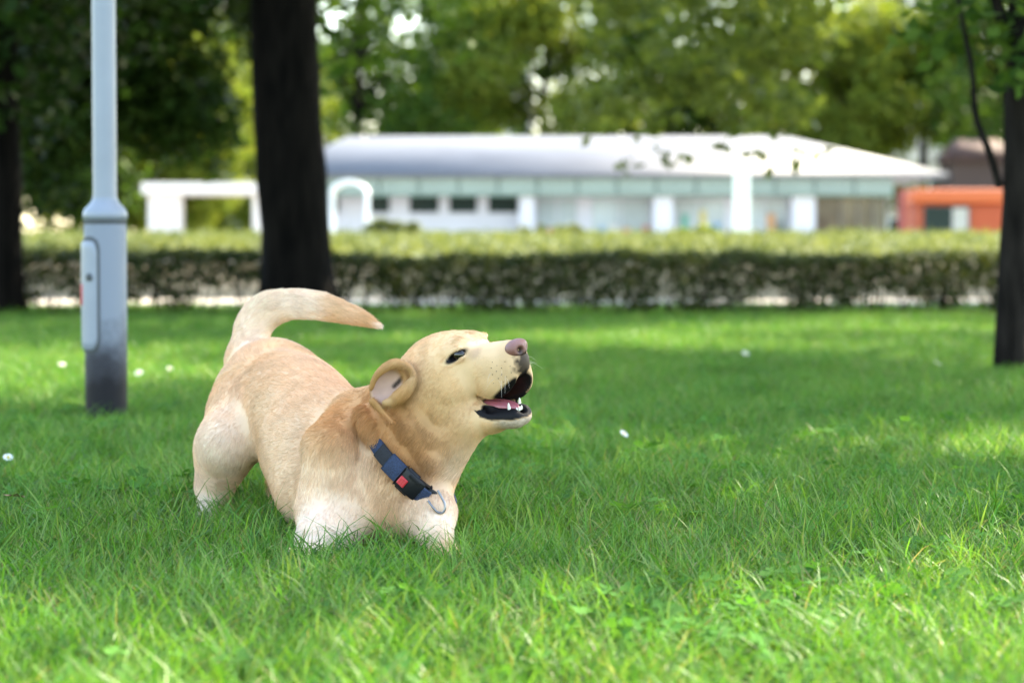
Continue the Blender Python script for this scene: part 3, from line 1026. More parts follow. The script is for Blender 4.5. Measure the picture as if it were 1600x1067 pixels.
# brown-roofed hut behind the kiosk
HY = 92.0
ho = np.array([X(1530, HY), HY, 0])
hut = empty("hut", tuple(ho), "small hut with a red-brown roof behind the orange kiosk", "hut")
pbox("wall", X(1488, HY), X(1580, HY), HY, HY + 3, -.05, Zp(250, HY), plain("brown_wall", (.045, .028, .022), .8), hut, ho)
vs = [np.array(p) - ho for p in ((X(1478, HY), HY - .4, Zp(252, HY)), (X(1590, HY), HY - .4, Zp(252, HY)), (X(1590, HY), HY + 3.4, Zp(252, HY)), (X(1478, HY), HY + 3.4, Zp(252, HY)),
                                (X(1500, HY), HY + 1.5, Zp(216, HY)), (X(1570, HY), HY + 1.5, Zp(216, HY)))]
link("roof", np_mesh("roof", vs, [np.array([(0, 1, 5, 4), (2, 3, 4, 5), (0, 3, 2, 1)]), np.array([(1, 2, 5), (3, 0, 4)])], smooth=False), plain("brown_tiles", (.055, .024, .016), .8, noise=.3, scale=3), hut)
link("window", box_mesh("window", -.7, .5, -.03, -.004, .9, 1.9), glass_d, hut)

# blocks of flats far behind the trees
for (pa, pb, Y_, fl, cc, lb) in ((240, 420, 145, 7, (.52, .44, .40), "pale cream block of flats glimpsed left of the tall trunk"), (690, 835, 150, 7, (.60, .48, .44), "pinkish block of flats in the gap of trees above the pavilion roof"),
                                 (1370, 1560, 160, 6, (.50, .42, .38), "beige block of flats behind the trees over the kiosk")):
    xa, xb = X(pa, Y_), X(pb, Y_)
    fo = np.array([(xa + xb) / 2, Y_, 0])
    root = empty("apartment_block", tuple(fo), lb, "building", "blocks of flats behind the trees")
    fm = plain("flat_render", cc, .85, noise=.08, scale=.3)
    H_ = fl * 3.0
    pbox("wall", xa, xb, Y_, Y_ + 11, -.1, H_, fm, root, fo)
    pbox("roof", xa - .3, xb + .3, Y_ - .3, Y_ + 11.3, H_ + .003, H_ + .5, plain("flat_roof", (.25, .23, .22), .9), root, fo)
    wme = pme = None
    nx = max(3, int((xb - xa) / 2.6))
    for r_ in range(fl):
        for c_ in range(nx):
            wx = xa + (c_ + .5) * (xb - xa) / nx; wz = r_ * 3.0 + 1.0
            if wme is None:
                wme = box_mesh("window", -.65, .65, -.06, -.004, 0, 1.4); wme.materials.append(white)
                pme = box_mesh("pane", -.57, .57, -.075, -.062, .08, 1.32); pme.materials.append(glass_d)
            w1 = link("window", wme, None, root, (wx - fo[0], 0, wz))
            link("pane", pme, None, w1)
    bal = None
    for r_ in range(1, fl):
        if bal is None:
            bal = box_mesh("balcony", -1.1, 1.1, -1.1, -.08, 0, 1.05); bal.materials.append(fm)
        for f_ in (.25, .75):
            link("balcony", bal, None, root, (xa + (xb - xa) * f_ - fo[0], 0, r_ * 3.0 - .15))

# ------------------------------------------------------------------ daisies and a dead leaf on the lawn
pet = plain("petal_white", (.80, .80, .78), .6); dsc = plain("daisy_disc", (.75, .50, .05), .7); stm = plain("daisy_stem", (.06, .14, .03), .6)
pv, pq = [], []
for k in range(14):
    a = k / 14 * 2 * math.pi
    d = np.array([math.cos(a), math.sin(a), 0]); s2 = np.array([-math.sin(a), math.cos(a), 0])
    o_ = len(pv)
    pv += [d * .003, d * .008 + s2 * .0022 + np.array([0, 0, .0012]), d * .0125 + np.array([0, 0, .0006]), d * .008 - s2 * .0022 + np.array([0, 0, .0012])]
    pq.append((o_, o_ + 1, o_ + 2, o_ + 3))
pet_me = np_mesh("petals", pv, [np.array(pq)], smooth=False); pet_me.materials.append(pet)
dsc_me = lathe_mesh("disc", [(.0042, .0), (.0036, .0018), (.0018, .0028), (.0002, .003)], 12); dsc_me.materials.append(dsc)
v, q = tube_arrays([(0, 0, -.075), (.002, 0, -.035), (0, 0, .0005)], [.0009, .0008, .0008], 6)
stm_me = np_mesh("stem", v, [q]); stm_me.materials.append(stm)
DAISY = [(13, 742, "at the left edge, level with the dog's belly", 5.15), (97, 570, "left of the lamp post in the sunlit grass", 9.2), (265, 578, "right of the lamp post", 8.9), (217, 584, "just right of the lamp post's dirty foot", 8.6), (1165, 552, "in mid lawn right of the dog's head", 9.9),
         (1465, 568, "a little left of the young tree's foot", 9.3), (975, 690, "among tall blades right of the dog's muzzle", 5.8)]
for px, py, lb, Y_ in DAISY:
    p = P(px, py, Y_)
    d_ = empty("daisy", (p[0], p[1], max(.05, p[2])), "white daisy in the grass " + lb, "daisy", "daisies in the lawn")
    d_.rotation_euler = (R(40) + random.uniform(-.3, .3), random.uniform(-.3, .3), random.uniform(0, 1))
    sc_ = 1.25 if Y_ > 8 else 1.0
    d_.scale = (sc_, sc_, sc_)
    link("petals", pet_me, None, d_); link("disc", dsc_me, None, d_); link("stem", stm_me, None, d_)
p = P(40, 812, 4.33)
lv = [(0, 0, 0), (.012, .010, .006), (.034, .012, .003), (.055, 0, .008), (.034, -.013, .007), (.012, -.010, .004)]
dl = link("dead_leaf", np_mesh("dead_leaf", lv, [np.array([(0, 1, 2, 3), (0, 3, 4, 5)])], smooth=False), plain("dead_leaf", (.26, .12, .06), .7, noise=.3, scale=60), None, (p[0], p[1], .05), (.2, .1, 2.6))
tag(dl, "curled brown dead leaf lying in the grass at far left", "leaf")
# ------------------------------------------------------------------ the dog: one implicit body, then fur
H = 0.0025
LO = np.array([-0.66, 3.55, -0.02])
HI = np.array([0.20, 4.62, 0.45])
SH = np.ceil((HI - LO) / H).astype(int)
FIELD = np.full(SH, 0.06, np.float32)


def _region(lo, hi, pad):
    a = np.clip(np.floor((lo - pad - LO) / H).astype(int), 0, SH)
    b = np.clip(np.ceil((hi + pad - LO) / H).astype(int) + 1, 0, SH)
    sl_ = tuple(slice(int(x), int(y)) for x, y in zip(a, b))
    g = [LO[i] + H * np.arange(a[i], b[i], dtype=np.float32) for i in range(3)]
    return sl_, np.meshgrid(*g, indexing='ij', sparse=True)


def _join(sl_, d, k):
    f = FIELD[sl_]
    h = np.maximum(k - np.abs(f - d), 0) / k
    FIELD[sl_] = np.minimum(f, d) - h * h * k * 0.25


def _carve(sl_, d, k):
    f = FIELD[sl_]
    d = -d
    h = np.maximum(k - np.abs(f - d), 0) / k
    FIELD[sl_] = np.maximum(f, d) + h * h * k * 0.25


def cone(a, ra, b, rb, k=0.03, op=_join):
    """round cone between two balls"""
    a = np.asarray(a, float); b = np.asarray(b, float)
    lo = np.minimum(a - ra, b - rb); hi = np.maximum(a + ra, b + rb)
    sl_, (X, Y, Z) = _region(lo, hi, k + 0.01)
    ba = b - a
    L2 = float(ba @ ba)
    t = np.clip(((X - a[0]) * ba[0] + (Y - a[1]) * ba[1] + (Z - a[2]) * ba[2]) / L2, 0, 1)
    r = ra + (rb - ra) * t
    d = np.sqrt((X - a[0] - t * ba[0])**2 + (Y - a[1] - t * ba[1])**2 + (Z - a[2] - t * ba[2])**2) - r
    op(sl_, d, k)


def ell(c, axes, rad, k=0.02, op=_join):
    """ellipsoid; axes: rows are unit axes in world"""
    c = np.asarray(c, float); axes = np.asarray(axes, float); rad = np.asarray(rad, float)
    ext = np.sqrt(((axes * rad[:, None])**2).sum(0))
    sl_, (X, Y, Z) = _region(c - ext, c + ext, k + 0.01)
    q = [((X - c[0]) * ax[0] + (Y - c[1]) * ax[1] + (Z - c[2]) * ax[2]) for ax in axes]
    k0 = np.sqrt(sum((q[i] / rad[i])**2 for i in range(3))) + 1e-6
    k1 = np.sqrt(sum((q[i] / rad[i]**2)**2 for i in range(3))) + 1e-6
    d = k0 * (k0 - 1) / k1
    op(sl_, d.astype(np.float32), k)


def chain(pts, k=0.03):
    for p, q in zip(pts[:-1], pts[1:]):
        cone(P(*p[:3]), p[3], P(*q[:3]), q[3], k)


# torso
chain([(422, 614, 4.36, .090), (460, 646, 4.24, .088), (506, 702, 4.11, .098), (552, 748, 4.02, .096), (628, 780, 3.92, .066)], .045)
chain([(446, 610, 4.36, .076), (482, 650, 4.20, .070), (538, 680, 4.06, .058)], .04)
chain([(497, 768, 4.06, .072), (545, 800, 3.99, .070)], .03)
chain([(560, 772, 3.98, .085), (640, 806, 3.91, .050)], .03)
# hind legs
hind = [(388, 622, 4.33, .060), (356, 688, 4.21, .044), (333, 762, 4.30, .0225)]
foot = [(333, 762, 4.30, .0225), (324, 806, 4.25, .019)]
chain(hind, .035); chain(foot, .015)
cone(P(372, 650, 4.30), .052, P(352, 700, 4.25), .040, .03)
cone(P(350, 706, 4.235), .041, P(338, 758, 4.285), .0285, .035)
LAT = np.array([.118, .062, 0])
for a, b in ((hind[0], hind[1]), (hind[1], hind[2]), (foot[0], foot[1])):
    cone(P(*a[:3]) + LAT - (.03 if a is hind[0] else 0) * np.array([0, 0, 1.0]), a[3] * (.8 if a is hind[0] else 1), P(*b[:3]) + LAT, b[3], .03)
BF = np.array([.46, -.89, 0.0])               # the way the body faces
BR = np.array([-.89, -.46, 0.0])              # its right-hand side
UZ = np.array([0, 0, 1.0])


def paw(c, f, s=1.0):
    f = np.asarray(f, float); f = f / np.linalg.norm(f)
    r = np.array([f[1], -f[0], 0])
    c = np.asarray(c, float)
    ell(c, [f, r, UZ], (.034 * s, .027 * s, .019 * s), .012)
    for j, o in enumerate((-.019, -.0065, .0065, .019)):
        ext = .028 if j in (1, 2) else .020
        ell(c + f * ext * s + r * o * s - UZ * .002, [f, r, UZ], (.016 * s, .0085 * s, .013 * s), .005)


fp = P(324, 806, 4.25)
paw((fp[0] + .006, fp[1] - .02, .020), BF, .92)
paw((fp[0] - .002 + LAT[0], fp[1] - .02 + LAT[1], .020), BF)
# forelegs
chain([(552, 655, 4.00, .042), (514, 702, 3.905, .042)], .018)
chain([(514, 702, 3.905, .042), (511, 790, 3.90, .046)], .012)
cone(P(548, 808, 3.90), .044, P(506, 846, 3.83), .036, .02)
cone(P(560, 715, 3.96), .045, P(540, 770, 3.92), .040, .025)
chain([(512, 790, 3.93, .046), (492, 848, 3.82, .029)], .03)
ra = P(492, 848, 3.82)
paw((ra[0] - .008, ra[1] - .045, .021), (-.1, -1, 0), 1.05)
chain([(645, 745, 3.93, .050), (668, 800, 3.87, .041), (684, 845, 3.80, .027)], .025)
la = P(684, 845, 3.80)
paw((la[0] + .012, la[1] - .04, .021), (.35, -1, 0), 1.05)
# neck and throat
chain([(664, 622, 3.93, .068), (636, 714, 3.935, .069), (606, 775, 3.97, .072)], .025)
chain([(729, 658, 3.87, .036), (668, 736, 3.915, .044)], .03)
chain([(616, 640, 3.97, .052), (562, 668, 4.04, .056)], .03)
# tail
tailp = [(388, 566, 4.42, .036), (391, 536, 4.44, .034), (397, 509, 4.45, .034), (416, 488, 4.45, .033), (444, 478, 4.44, .0285),
         (474, 476, 4.42, .026), (505, 480, 4.40, .0235), (535, 488, 4.38, .019), (565, 498, 4.36, .013), (589, 508, 4.35, .0055)]
_tp = np.array([np.append(P(a_, b_, c_), d_) for a_, b_, c_, d_ in tailp])
_tp = interp_path(_tp, 34)
for _a, _b in zip(_tp[:-1], _tp[1:]):
    cone(_a[:3], _a[3], _b[:3], _b[3], .0015)
cone(_tp[0][:3], .036, P(415, 585, 4.38), .06, .03)



def smooth_chain(pts_, n, k=.002):
    a_ = interp_path(np.array([np.append(P(*x[:3]), x[3]) for x in pts_]), n)
    for p_, q_ in zip(a_[:-1], a_[1:]):
        cone(p_[:3], p_[3], q_[:3], q_[3], k)


# head frame: F towards the nose, RR towards the dog's right (nearer) side, U up
HA, HP, HR = R(38), R(13), R(14)
HF = np.array([math.cos(HP) * math.cos(HA), -math.cos(HP) * math.sin(HA), math.sin(HP)])
R0 = np.array([-math.sin(HA), -math.cos(HA), 0])
U0 = np.cross(R0, HF)
HRR = R0 * math.cos(HR) - U0 * math.sin(HR)
HU = U0 * math.cos(HR) + R0 * math.sin(HR)
HAX = np.array([HF, HRR, HU])
EYE_W = P(714, 556, 3.84)
HO = EYE_W - HRR * .036                        # midway between the eyes


def hp(x, y, z):
    return HO + HF * x + HRR * y + HU * z


def hcone(a, ra_, b, rb_, k=.015, op=_join):
    cone(hp(*a), ra_, hp(*b), rb_, k, op)


def hell(c, rad, k=.015, op=_join, rot=None):
    ax = HAX if rot is None else rot @ HAX
    ell(hp(*c), ax, rad, k, op)


def rot_y(a):     # pitch within the head frame (nose down for positive)
    c, s = math.cos(a), math.sin(a)
    return np.array([[c, 0, -s], [0, 1, 0], [s, 0, c]])


def rot_z(a):
    c, s = math.cos(a), math.sin(a)
    return np.array([[c, s, 0], [-s, c, 0], [0, 0, 1]])


hell((-.058, 0, -.010), (.078, .060, .049), .02)
for s in (1, -1):
    hell((-.007, s * .023, .006), (.024, .018, .0165), .02)               # brow
    hell((-.048, s * .034, -.048), (.055, .031, .046), .02)              # cheek
    hell((.042, s * .0205, -.050 if s > 0 else -.058), (.046, .0155, .034 if s > 0 else .042), .012)   # upper lips
    hcone((-.060, s * .034, -.080), .028, (.010, s * .020, -.112), .017, .015)
    hcone((.010, s * .020, -.113), .017, (.050, s * .012, -.1215), .0150, .01)
hcone((.0, 0, -.026), .033, (.072, 0, -.024), .0240, .015)
hell((.078, 0, -.036), (.022, .024, .025), .012)
hell((.043, 0, -.127), (.026, .018, .0125), .01)
hcone((-.05, 0, -.10), .034, (.0, 0, -.120), .020, .02)
# eye sockets, then lids round the eyeball
for s in (1, -1):
    tl = rot_y(-.26)
    hell((.003, s * .041, .0005), (.0130, .010, .0060), .005, _carve, tl @ rot_z(-s * .5))
    hell((-.0015, s * .0372, .0078), (.018, .006, .0046), .004, _join, tl)
    hell((.000, s * .0378, -.0082), (.016, .006, .0040), .004, _join, tl)
# the open mouth
MOUTH = [((-.004, 0, -.096), .009, (.050, 0, -.094), .0120), ((.050, 0, -.094), .0120, (.12, 0, -.096), .0125),
         ((.010, 0, -.088), .012, (.080, 0, -.078), .0165), ((.080, 0, -.078), .0165, (.12, 0, -.070), .020),
         ((.008, .024, -.0975), .005, (.045, .032, -.094), .0125), ((.045, .032, -.094), .0135, (.080, .032, -.083), .0175), ((.080, .032, -.083), .0175, (.112, .028, -.072), .021),
         ((.045, .030, -.098), .0095, (.10, .026, -.099), .0100),
         ((.008, -.024, -.0985), .005, (.045, -.030, -.1005), .0085), ((.045, -.030, -.1005), .0085, (.11, -.028, -.097), .0125)]
for a, r1, b, r2 in MOUTH:
    hcone(a, r1, b, r2, .004, _carve)
hell((.036, 0, -.110), (.036, .0115, .008), .004, _carve, rot_y(.20))
# nearer ear, flipped open: a thin bowl facing outward with a rolled lower edge
EC = P(611, 601, 3.865)
en = np.array([-.12, -.97, .20]); en /= np.linalg.norm(en)
eu = np.array([.52, 0.05, .83]); eu -= en * (eu @ en); eu /= np.linalg.norm(eu)
er = np.cross(eu, en)
EAX = np.array([eu, er, en])
ell(EC, EAX, (.041, .032, .016), .010)
ell(EC + en * .0170 - er * .002 - eu * .005, EAX, (.033, .0255, .022), .004, _carve)
rim_ = [(580, 608, 3.850, .0030), (586, 591, 3.846, .0042), (600, 576, 3.843, .0062), (620, 568, 3.843, .0068), (640, 576, 3.847, .0050), (648, 592, 3.849, .0035)]
smooth_chain(rim_, 22, .003)
lobe_ = [(646, 592, 3.846, .0050), (637, 606, 3.845, .0090), (623, 620, 3.843, .0100), (609, 629, 3.843, .0060), (600, 629, 3.842, .0035)]
smooth_chain(lobe_, 22, .003)
cone(P(630, 590, 3.86), .0028, P(616, 606, 3.86), .006, .003, _carve)
cone(P(582, 627, 3.848), .0060, P(611, 659, 3.842), .0045, .006)
chain([(570, 648, 3.915, .017), (582, 668, 3.898, .013), (588, 684, 3.89, .008)], .02)
# farther ear hangs folded on the other side
ell(hp(-.075, -.066, -.012), np.array([HF, HU, HRR]), (.030, .042, .010), .008)
# skin folds of the cheek and neck
chain([(642, 640, 3.880, .008), (657, 668, 3.873, .008), (676, 687, 3.866, .007), (696, 682, 3.861, .005)], .018)
chain([(690, 690, 3.865, .010), (676, 720, 3.862, .011), (664, 755, 3.862, .009)], .014)
chain([(618, 642, 3.885, .012), (640, 674, 3.872, .012), (664, 706, 3.866, .009)], .014)

_g = openvdb.FloatGrid()
_g.background = 0.06
_g.copyFromArray(np.ascontiguousarray(FIELD))
pts, tri_, quads = (lambda r: (r[0], None, r[1]) if len(r) == 2 else r)(_g.convertToQuads(0.0))
DV = np.asarray(pts, np.float64) * H + LO


def fsample(p):
    q = (p - LO) / H
    i = np.clip(np.floor(q).astype(int), 0, SH - 2)
    t = q - i
    r = 0
    for dx in (0, 1):
        for dy in (0, 1):
            for dz in (0, 1):
                w = (t[:, 0] if dx else 1 - t[:, 0]) * (t[:, 1] if dy else 1 - t[:, 1]) * (t[:, 2] if dz else 1 - t[:, 2])
                r = r + w * FIELD[i[:, 0] + dx, i[:, 1] + dy, i[:, 2] + dz]
    return r


def fgrad(p, e=0.004):
    g = np.stack([fsample(p + np.eye(3)[i] * e) - fsample(p - np.eye(3)[i] * e) for i in range(3)], -1)
    return g / (np.linalg.norm(g, axis=1)[:, None] + 1e-9)
def hit(px, py, y0=3.55, y1=4.62):
    ys = np.arange(y0, y1, 0.004)
    p = np.stack([P(px, py, y) for y in ys])
    ok = np.all((p > LO + 2 * H) & (p < HI - 2 * H), axis=1)
    f = np.full(len(p), .06)
    f[ok] = fsample(p[ok])
    w = np.where(f < 0.001)[0]
    return p[w[0]] if len(w) else p[np.argmin(f)]


def seg_d(p, a, ra_, b, rb_):
    ba = b - a
    t = np.clip(((p - a) @ ba) / (ba @ ba), 0, 1)
    return np.linalg.norm(p - a - t[:, None] * ba, axis=1) - (ra_ + (rb_ - ra_) * t)


def mouth_d(p):
    d = np.full(len(p), 1.0)
    for a, r1, b, r2 in MOUTH:
        d = np.minimum(d, seg_d(p, hp(*a), r1, hp(*b), r2))
    return d


def head_local(p):
    q = p - HO
    return q @ HF, q @ HRR, q @ HU


CREAM = np.array([.60, .42, .24])
# coat colour patches: pixel, radius (m), colour, weight
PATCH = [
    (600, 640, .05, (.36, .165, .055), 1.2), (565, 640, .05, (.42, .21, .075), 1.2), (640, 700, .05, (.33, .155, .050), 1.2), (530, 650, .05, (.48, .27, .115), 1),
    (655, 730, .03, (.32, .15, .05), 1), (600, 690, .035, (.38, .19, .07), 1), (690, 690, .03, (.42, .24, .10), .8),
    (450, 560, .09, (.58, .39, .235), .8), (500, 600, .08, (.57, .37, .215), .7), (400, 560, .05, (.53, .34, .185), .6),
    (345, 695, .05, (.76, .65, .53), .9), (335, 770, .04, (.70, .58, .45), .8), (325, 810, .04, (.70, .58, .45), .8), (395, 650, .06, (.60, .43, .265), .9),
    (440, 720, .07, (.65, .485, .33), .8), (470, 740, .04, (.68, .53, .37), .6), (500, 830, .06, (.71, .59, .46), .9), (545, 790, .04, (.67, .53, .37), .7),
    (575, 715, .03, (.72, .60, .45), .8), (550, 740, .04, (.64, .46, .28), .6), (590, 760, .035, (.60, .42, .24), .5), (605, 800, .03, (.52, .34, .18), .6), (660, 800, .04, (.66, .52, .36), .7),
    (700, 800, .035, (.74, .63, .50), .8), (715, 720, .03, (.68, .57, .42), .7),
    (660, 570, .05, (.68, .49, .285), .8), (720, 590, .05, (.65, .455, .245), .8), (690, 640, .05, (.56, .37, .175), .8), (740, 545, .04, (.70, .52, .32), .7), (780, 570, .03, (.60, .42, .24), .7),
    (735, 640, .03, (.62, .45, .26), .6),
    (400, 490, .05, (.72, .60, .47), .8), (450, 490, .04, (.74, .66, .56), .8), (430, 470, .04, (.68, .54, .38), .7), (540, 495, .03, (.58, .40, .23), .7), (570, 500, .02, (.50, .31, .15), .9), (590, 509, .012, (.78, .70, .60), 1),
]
_pc = np.array([hit(a[0], a[1]) for a in PATCH])


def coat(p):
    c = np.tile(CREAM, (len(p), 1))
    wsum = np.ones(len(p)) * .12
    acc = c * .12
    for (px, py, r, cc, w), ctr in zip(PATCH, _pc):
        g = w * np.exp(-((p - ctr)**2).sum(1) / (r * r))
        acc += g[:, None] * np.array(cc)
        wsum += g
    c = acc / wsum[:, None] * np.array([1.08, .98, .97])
    n = vnoise(p, 28.0) * .5 + vnoise(p, 70.0) * .5
    c = c * (1 + .15 * n)[:, None]
    # a little golden mottling along the neck
    return c


# ear centre and other bare skin
_ex = lambda p: ((p - EC) @ eu, (p - EC) @ er, (p - EC) @ en)


_ca, _cb = hit(616, 604), hit(628, 591)
_lobe = [P(*l_[:3]) for l_ in lobe_]
_dots = np.array([hit(a_, b_) for a_, b_ in [(770, 566), (777, 571), (784, 575), (791, 579), (768, 575), (776, 580), (784, 585), (792, 588), (770, 585), (779, 591), (787, 596), (797, 572), (799, 582), (789, 565), (775, 559), (783, 603), (772, 598)]])


def skin(p):
    """colour of body surface under the hair, and how much hair grows there"""
    c = coat(p)
    hair = np.ones(len(p))
    x, y, z = head_local(p)
    inhead = (x > -.05) & (x < .14) & (np.abs(y) < .07) & (z > -.16)
    md = mouth_d(p)
    m = np.clip((.0055 - md) / .003, 0, 1) * inhead
    low = np.clip((-.092 - z - (x - .0) * .25) / .006, 0, 1)
    zt = np.interp(x, [-.01, .0, .05, .085], [-.094, -.097, -.1070, -.1165])
    band_ = .0130 * np.sqrt(np.clip((x - .002) / .022, 0, 1)) + .0022 * np.clip((x - .02) / .03, 0, 1) + .0010 * vnoise(p, 130)
    m2 = np.clip((band_ - (zt - z)) / .0025, 0, 1) * (z < zt + .006 + .014 * (x > .042)) * inhead * (np.abs(y) < .042) * (x > .002)
    m = np.maximum(m, m2)
    chin = np.clip((zt - z - band_ + .001) / .002, 0, 1) * np.clip((x - .018) / .02, 0, 1) * (z < zt) * (z > -.15) * inhead * (np.abs(y) < .035)
    c = c * (1 - .75 * chin[:, None]) + np.array([.40, .34, .29]) * (.75 * chin * (1 + .5 * vnoise(p, 330)))[:, None]
    inside = np.clip((.002 - md) / .002, 0, 1) * np.clip((.020 - np.abs(y)) / .01, 0, 1) * inhead
    black = np.array([.0055, .0045, .0055])
    c = c * (1 - m[:, None]) + black * m[:, None]
    c = c * (1 - inside[:, None]) + np.array([.035, .008, .009]) * inside[:, None]
    hair *= 1 - np.clip(m * 1.5, 0, 1)
    # dark lip patch under the nose
    d = np.sqrt(((x - .094) / .018)**2 + (y / .022)**2 + ((z + .042) / .020)**2)
    w = np.clip((1.15 - d + .25 * vnoise(p, 260)) / .4, 0, 1) * inhead
    c = c * (1 - .93 * w[:, None]) + black * 1.3 * .93 * w[:, None]
    hair *= 1 - .8 * w
    # eye rims
    for s in (1, -1):
        d = np.sqrt(((x - .002) / .0170)**2 + ((z + .0003 - .27 * x) / .0074)**2)
        w = np.clip((1.1 - d) / .25, 0, 1) * (s * y > .02) * inhead
        c = c * (1 - w[:, None]) + black * w[:, None]
        hair *= 1 - w
        d = np.sqrt(((x - .026) / .012)**2 + ((z + .004) / .010)**2)
        w = .40 * np.clip((1.1 - d) / .6, 0, 1) * (s * y > .01) * inhead
        c = c * (1 - w[:, None]) + np.array([.30, .17, .12]) * w[:, None]
        d = np.sqrt(((x - .004) / .010)**2 + ((z - .024) / .005)**2)
        w = .5 * np.clip((1.2 - d) / .5, 0, 1) * (s * y > .01) * inhead
        c = c * (1 - w[:, None]) + np.array([.42, .25, .11]) * w[:, None]
    # ear: pink bowl with a golden rim
    a, b, n = _ex(p)
    re = np.sqrt((a / .045)**2 + (b / .037)**2)
    near = (re < 1.25) & (n > -.012) & (n < .05)
    bowl = np.sqrt(((a + .007) / .0320)**2 + ((b + .003) / .0245)**2)
    w = np.clip((1.05 - bowl) / .25, 0, 1) * near * np.clip((.0135 - n) / .004, 0, 1)
    pink = np.array([.50, .32, .25]) * (1 + .10 * vnoise(p, 90))[:, None]
    dk = np.clip(1.6 - seg_d(p, _ca, 0, _cb, 0) / .0035, 0, 1)
    pink = pink * (1 - .9 * dk[:, None])
    rim = np.clip((1.2 - re) / .25, 0, 1) * near
    gold = np.array([.36, .18, .06]) * (1 + .2 * vnoise(p, 60))[:, None]
    c = c * (1 - .75 * rim[:, None]) + gold * .75 * rim[:, None]
    c = c * (1 - w[:, None]) + pink * w[:, None]
    lb = np.full(len(p), 1.0)
    for q0, q1 in zip(_lobe[:-1], _lobe[1:]):
        lb = np.minimum(lb, seg_d(p, q0, 0, q1, 0))
    w2 = np.clip((.0115 - lb) / .004, 0, 1) * .8
    c = c * (1 - w2[:, None]) + np.array([.44, .26, .12]) * w2[:, None]
    hair *= 1 - .93 * w
    return c, hair


DN = fgrad(DV)
for _ in range(2):                      # settle the vertices on the implicit surface
    DV = DV - DN * fsample(DV)[:, None] * .8
dcol, dhair = skin(DV)
dog = empty("dog", (float(P(450, 640, 4.1)[0]), 4.1, 0), "yellow labrador in a play bow barking with its mouth wide open on the lawn", "dog")
off = np.array([dog.location.x, dog.location.y, 0.0])

coat_mat, nt, b = new_mat("dog_skin")
at = N(nt, 'ShaderNodeAttribute', attribute_name='Col')
nt.links.new(at.outputs['Color'], b.inputs['Base Color'])
b.inputs['Roughness'].default_value = .62
b.inputs['Specular IOR Level'].default_value = .18
nz = N(nt, 'ShaderNodeTexNoise'); nz.inputs['Scale'].default_value = 420; nz.inputs['Detail'].default_value = 4
tc = N(nt, 'ShaderNodeTexCoord'); nt.links.new(tc.outputs['Object'], nz.inputs['Vector'])
bp = N(nt, 'ShaderNodeBump'); bp.inputs['Strength'].default_value = .25; bp.inputs['Distance'].default_value = .001
nt.links.new(nz.outputs['Fac'], bp.inputs['Height']); nt.links.new(bp.outputs[0], b.inputs['Normal'])

dog_me = np_mesh("dog_body", DV - off, [quads], vcols=dcol)
dog_body = link("body", dog_me, coat_mat, dog)

# flow of the coat: guides from one photo point to another
FLOW = [(740, 530, 690, 530), (770, 560, 720, 580), (700, 590, 660, 610), (660, 570, 630, 590), (720, 640, 680, 670), (690, 620, 665, 660), (745, 600, 715, 625),
        (650, 640, 620, 690), (600, 650, 575, 690), (640, 700, 610, 750), (680, 690, 660, 740), (720, 690, 705, 730), (690, 740, 670, 790), (600, 740, 590, 790),
        (560, 640, 530, 665), (540, 690, 520, 730), (575, 715, 560, 760), (500, 720, 495, 770), (500, 800, 490, 850), (540, 800, 520, 850), (650, 790, 650, 830), (700, 790, 704, 830),
        (530, 620, 480, 580), (500, 610, 450, 570), (470, 600, 420, 565), (480, 680, 440, 690), (450, 740, 425, 750), (430, 640, 390, 650), (440, 800, 430, 815),
        (400, 580, 370, 600), (360, 620, 340, 660), (350, 690, 338, 730), (335, 770, 328, 805), (380, 690, 370, 725),
        (385, 540, 385, 510), (395, 500, 420, 485), (430, 478, 460, 476), (480, 478, 520, 484), (540, 490, 570, 500), (570, 500, 588, 508),
        (612, 568, 590, 585), (645, 585, 635, 615), (600, 630, 618, 640)]
_fa = np.array([hit(a, b_) for a, b_, _, _ in FLOW])
_fb = np.array([hit(c_, d_) for _, _, c_, d_ in FLOW])
_fd = _fb - _fa
_fd = np.where(np.abs(_fd[:, 1:2]) > .09, _fd * np.array([1, .3, 1]), _fd)
_fd /= np.linalg.norm(_fd, axis=1)[:, None]


def flow(p, n):
    d = np.zeros_like(p)
    for a, v in zip(_fa, _fd):
        w = 1 / (((p - a)**2).sum(1) + .0004)**1.6
        d += w[:, None] * v
    d -= n * (d * n).sum(1)[:, None]
    return d / (np.linalg.norm(d, axis=1)[:, None] + 1e-9)


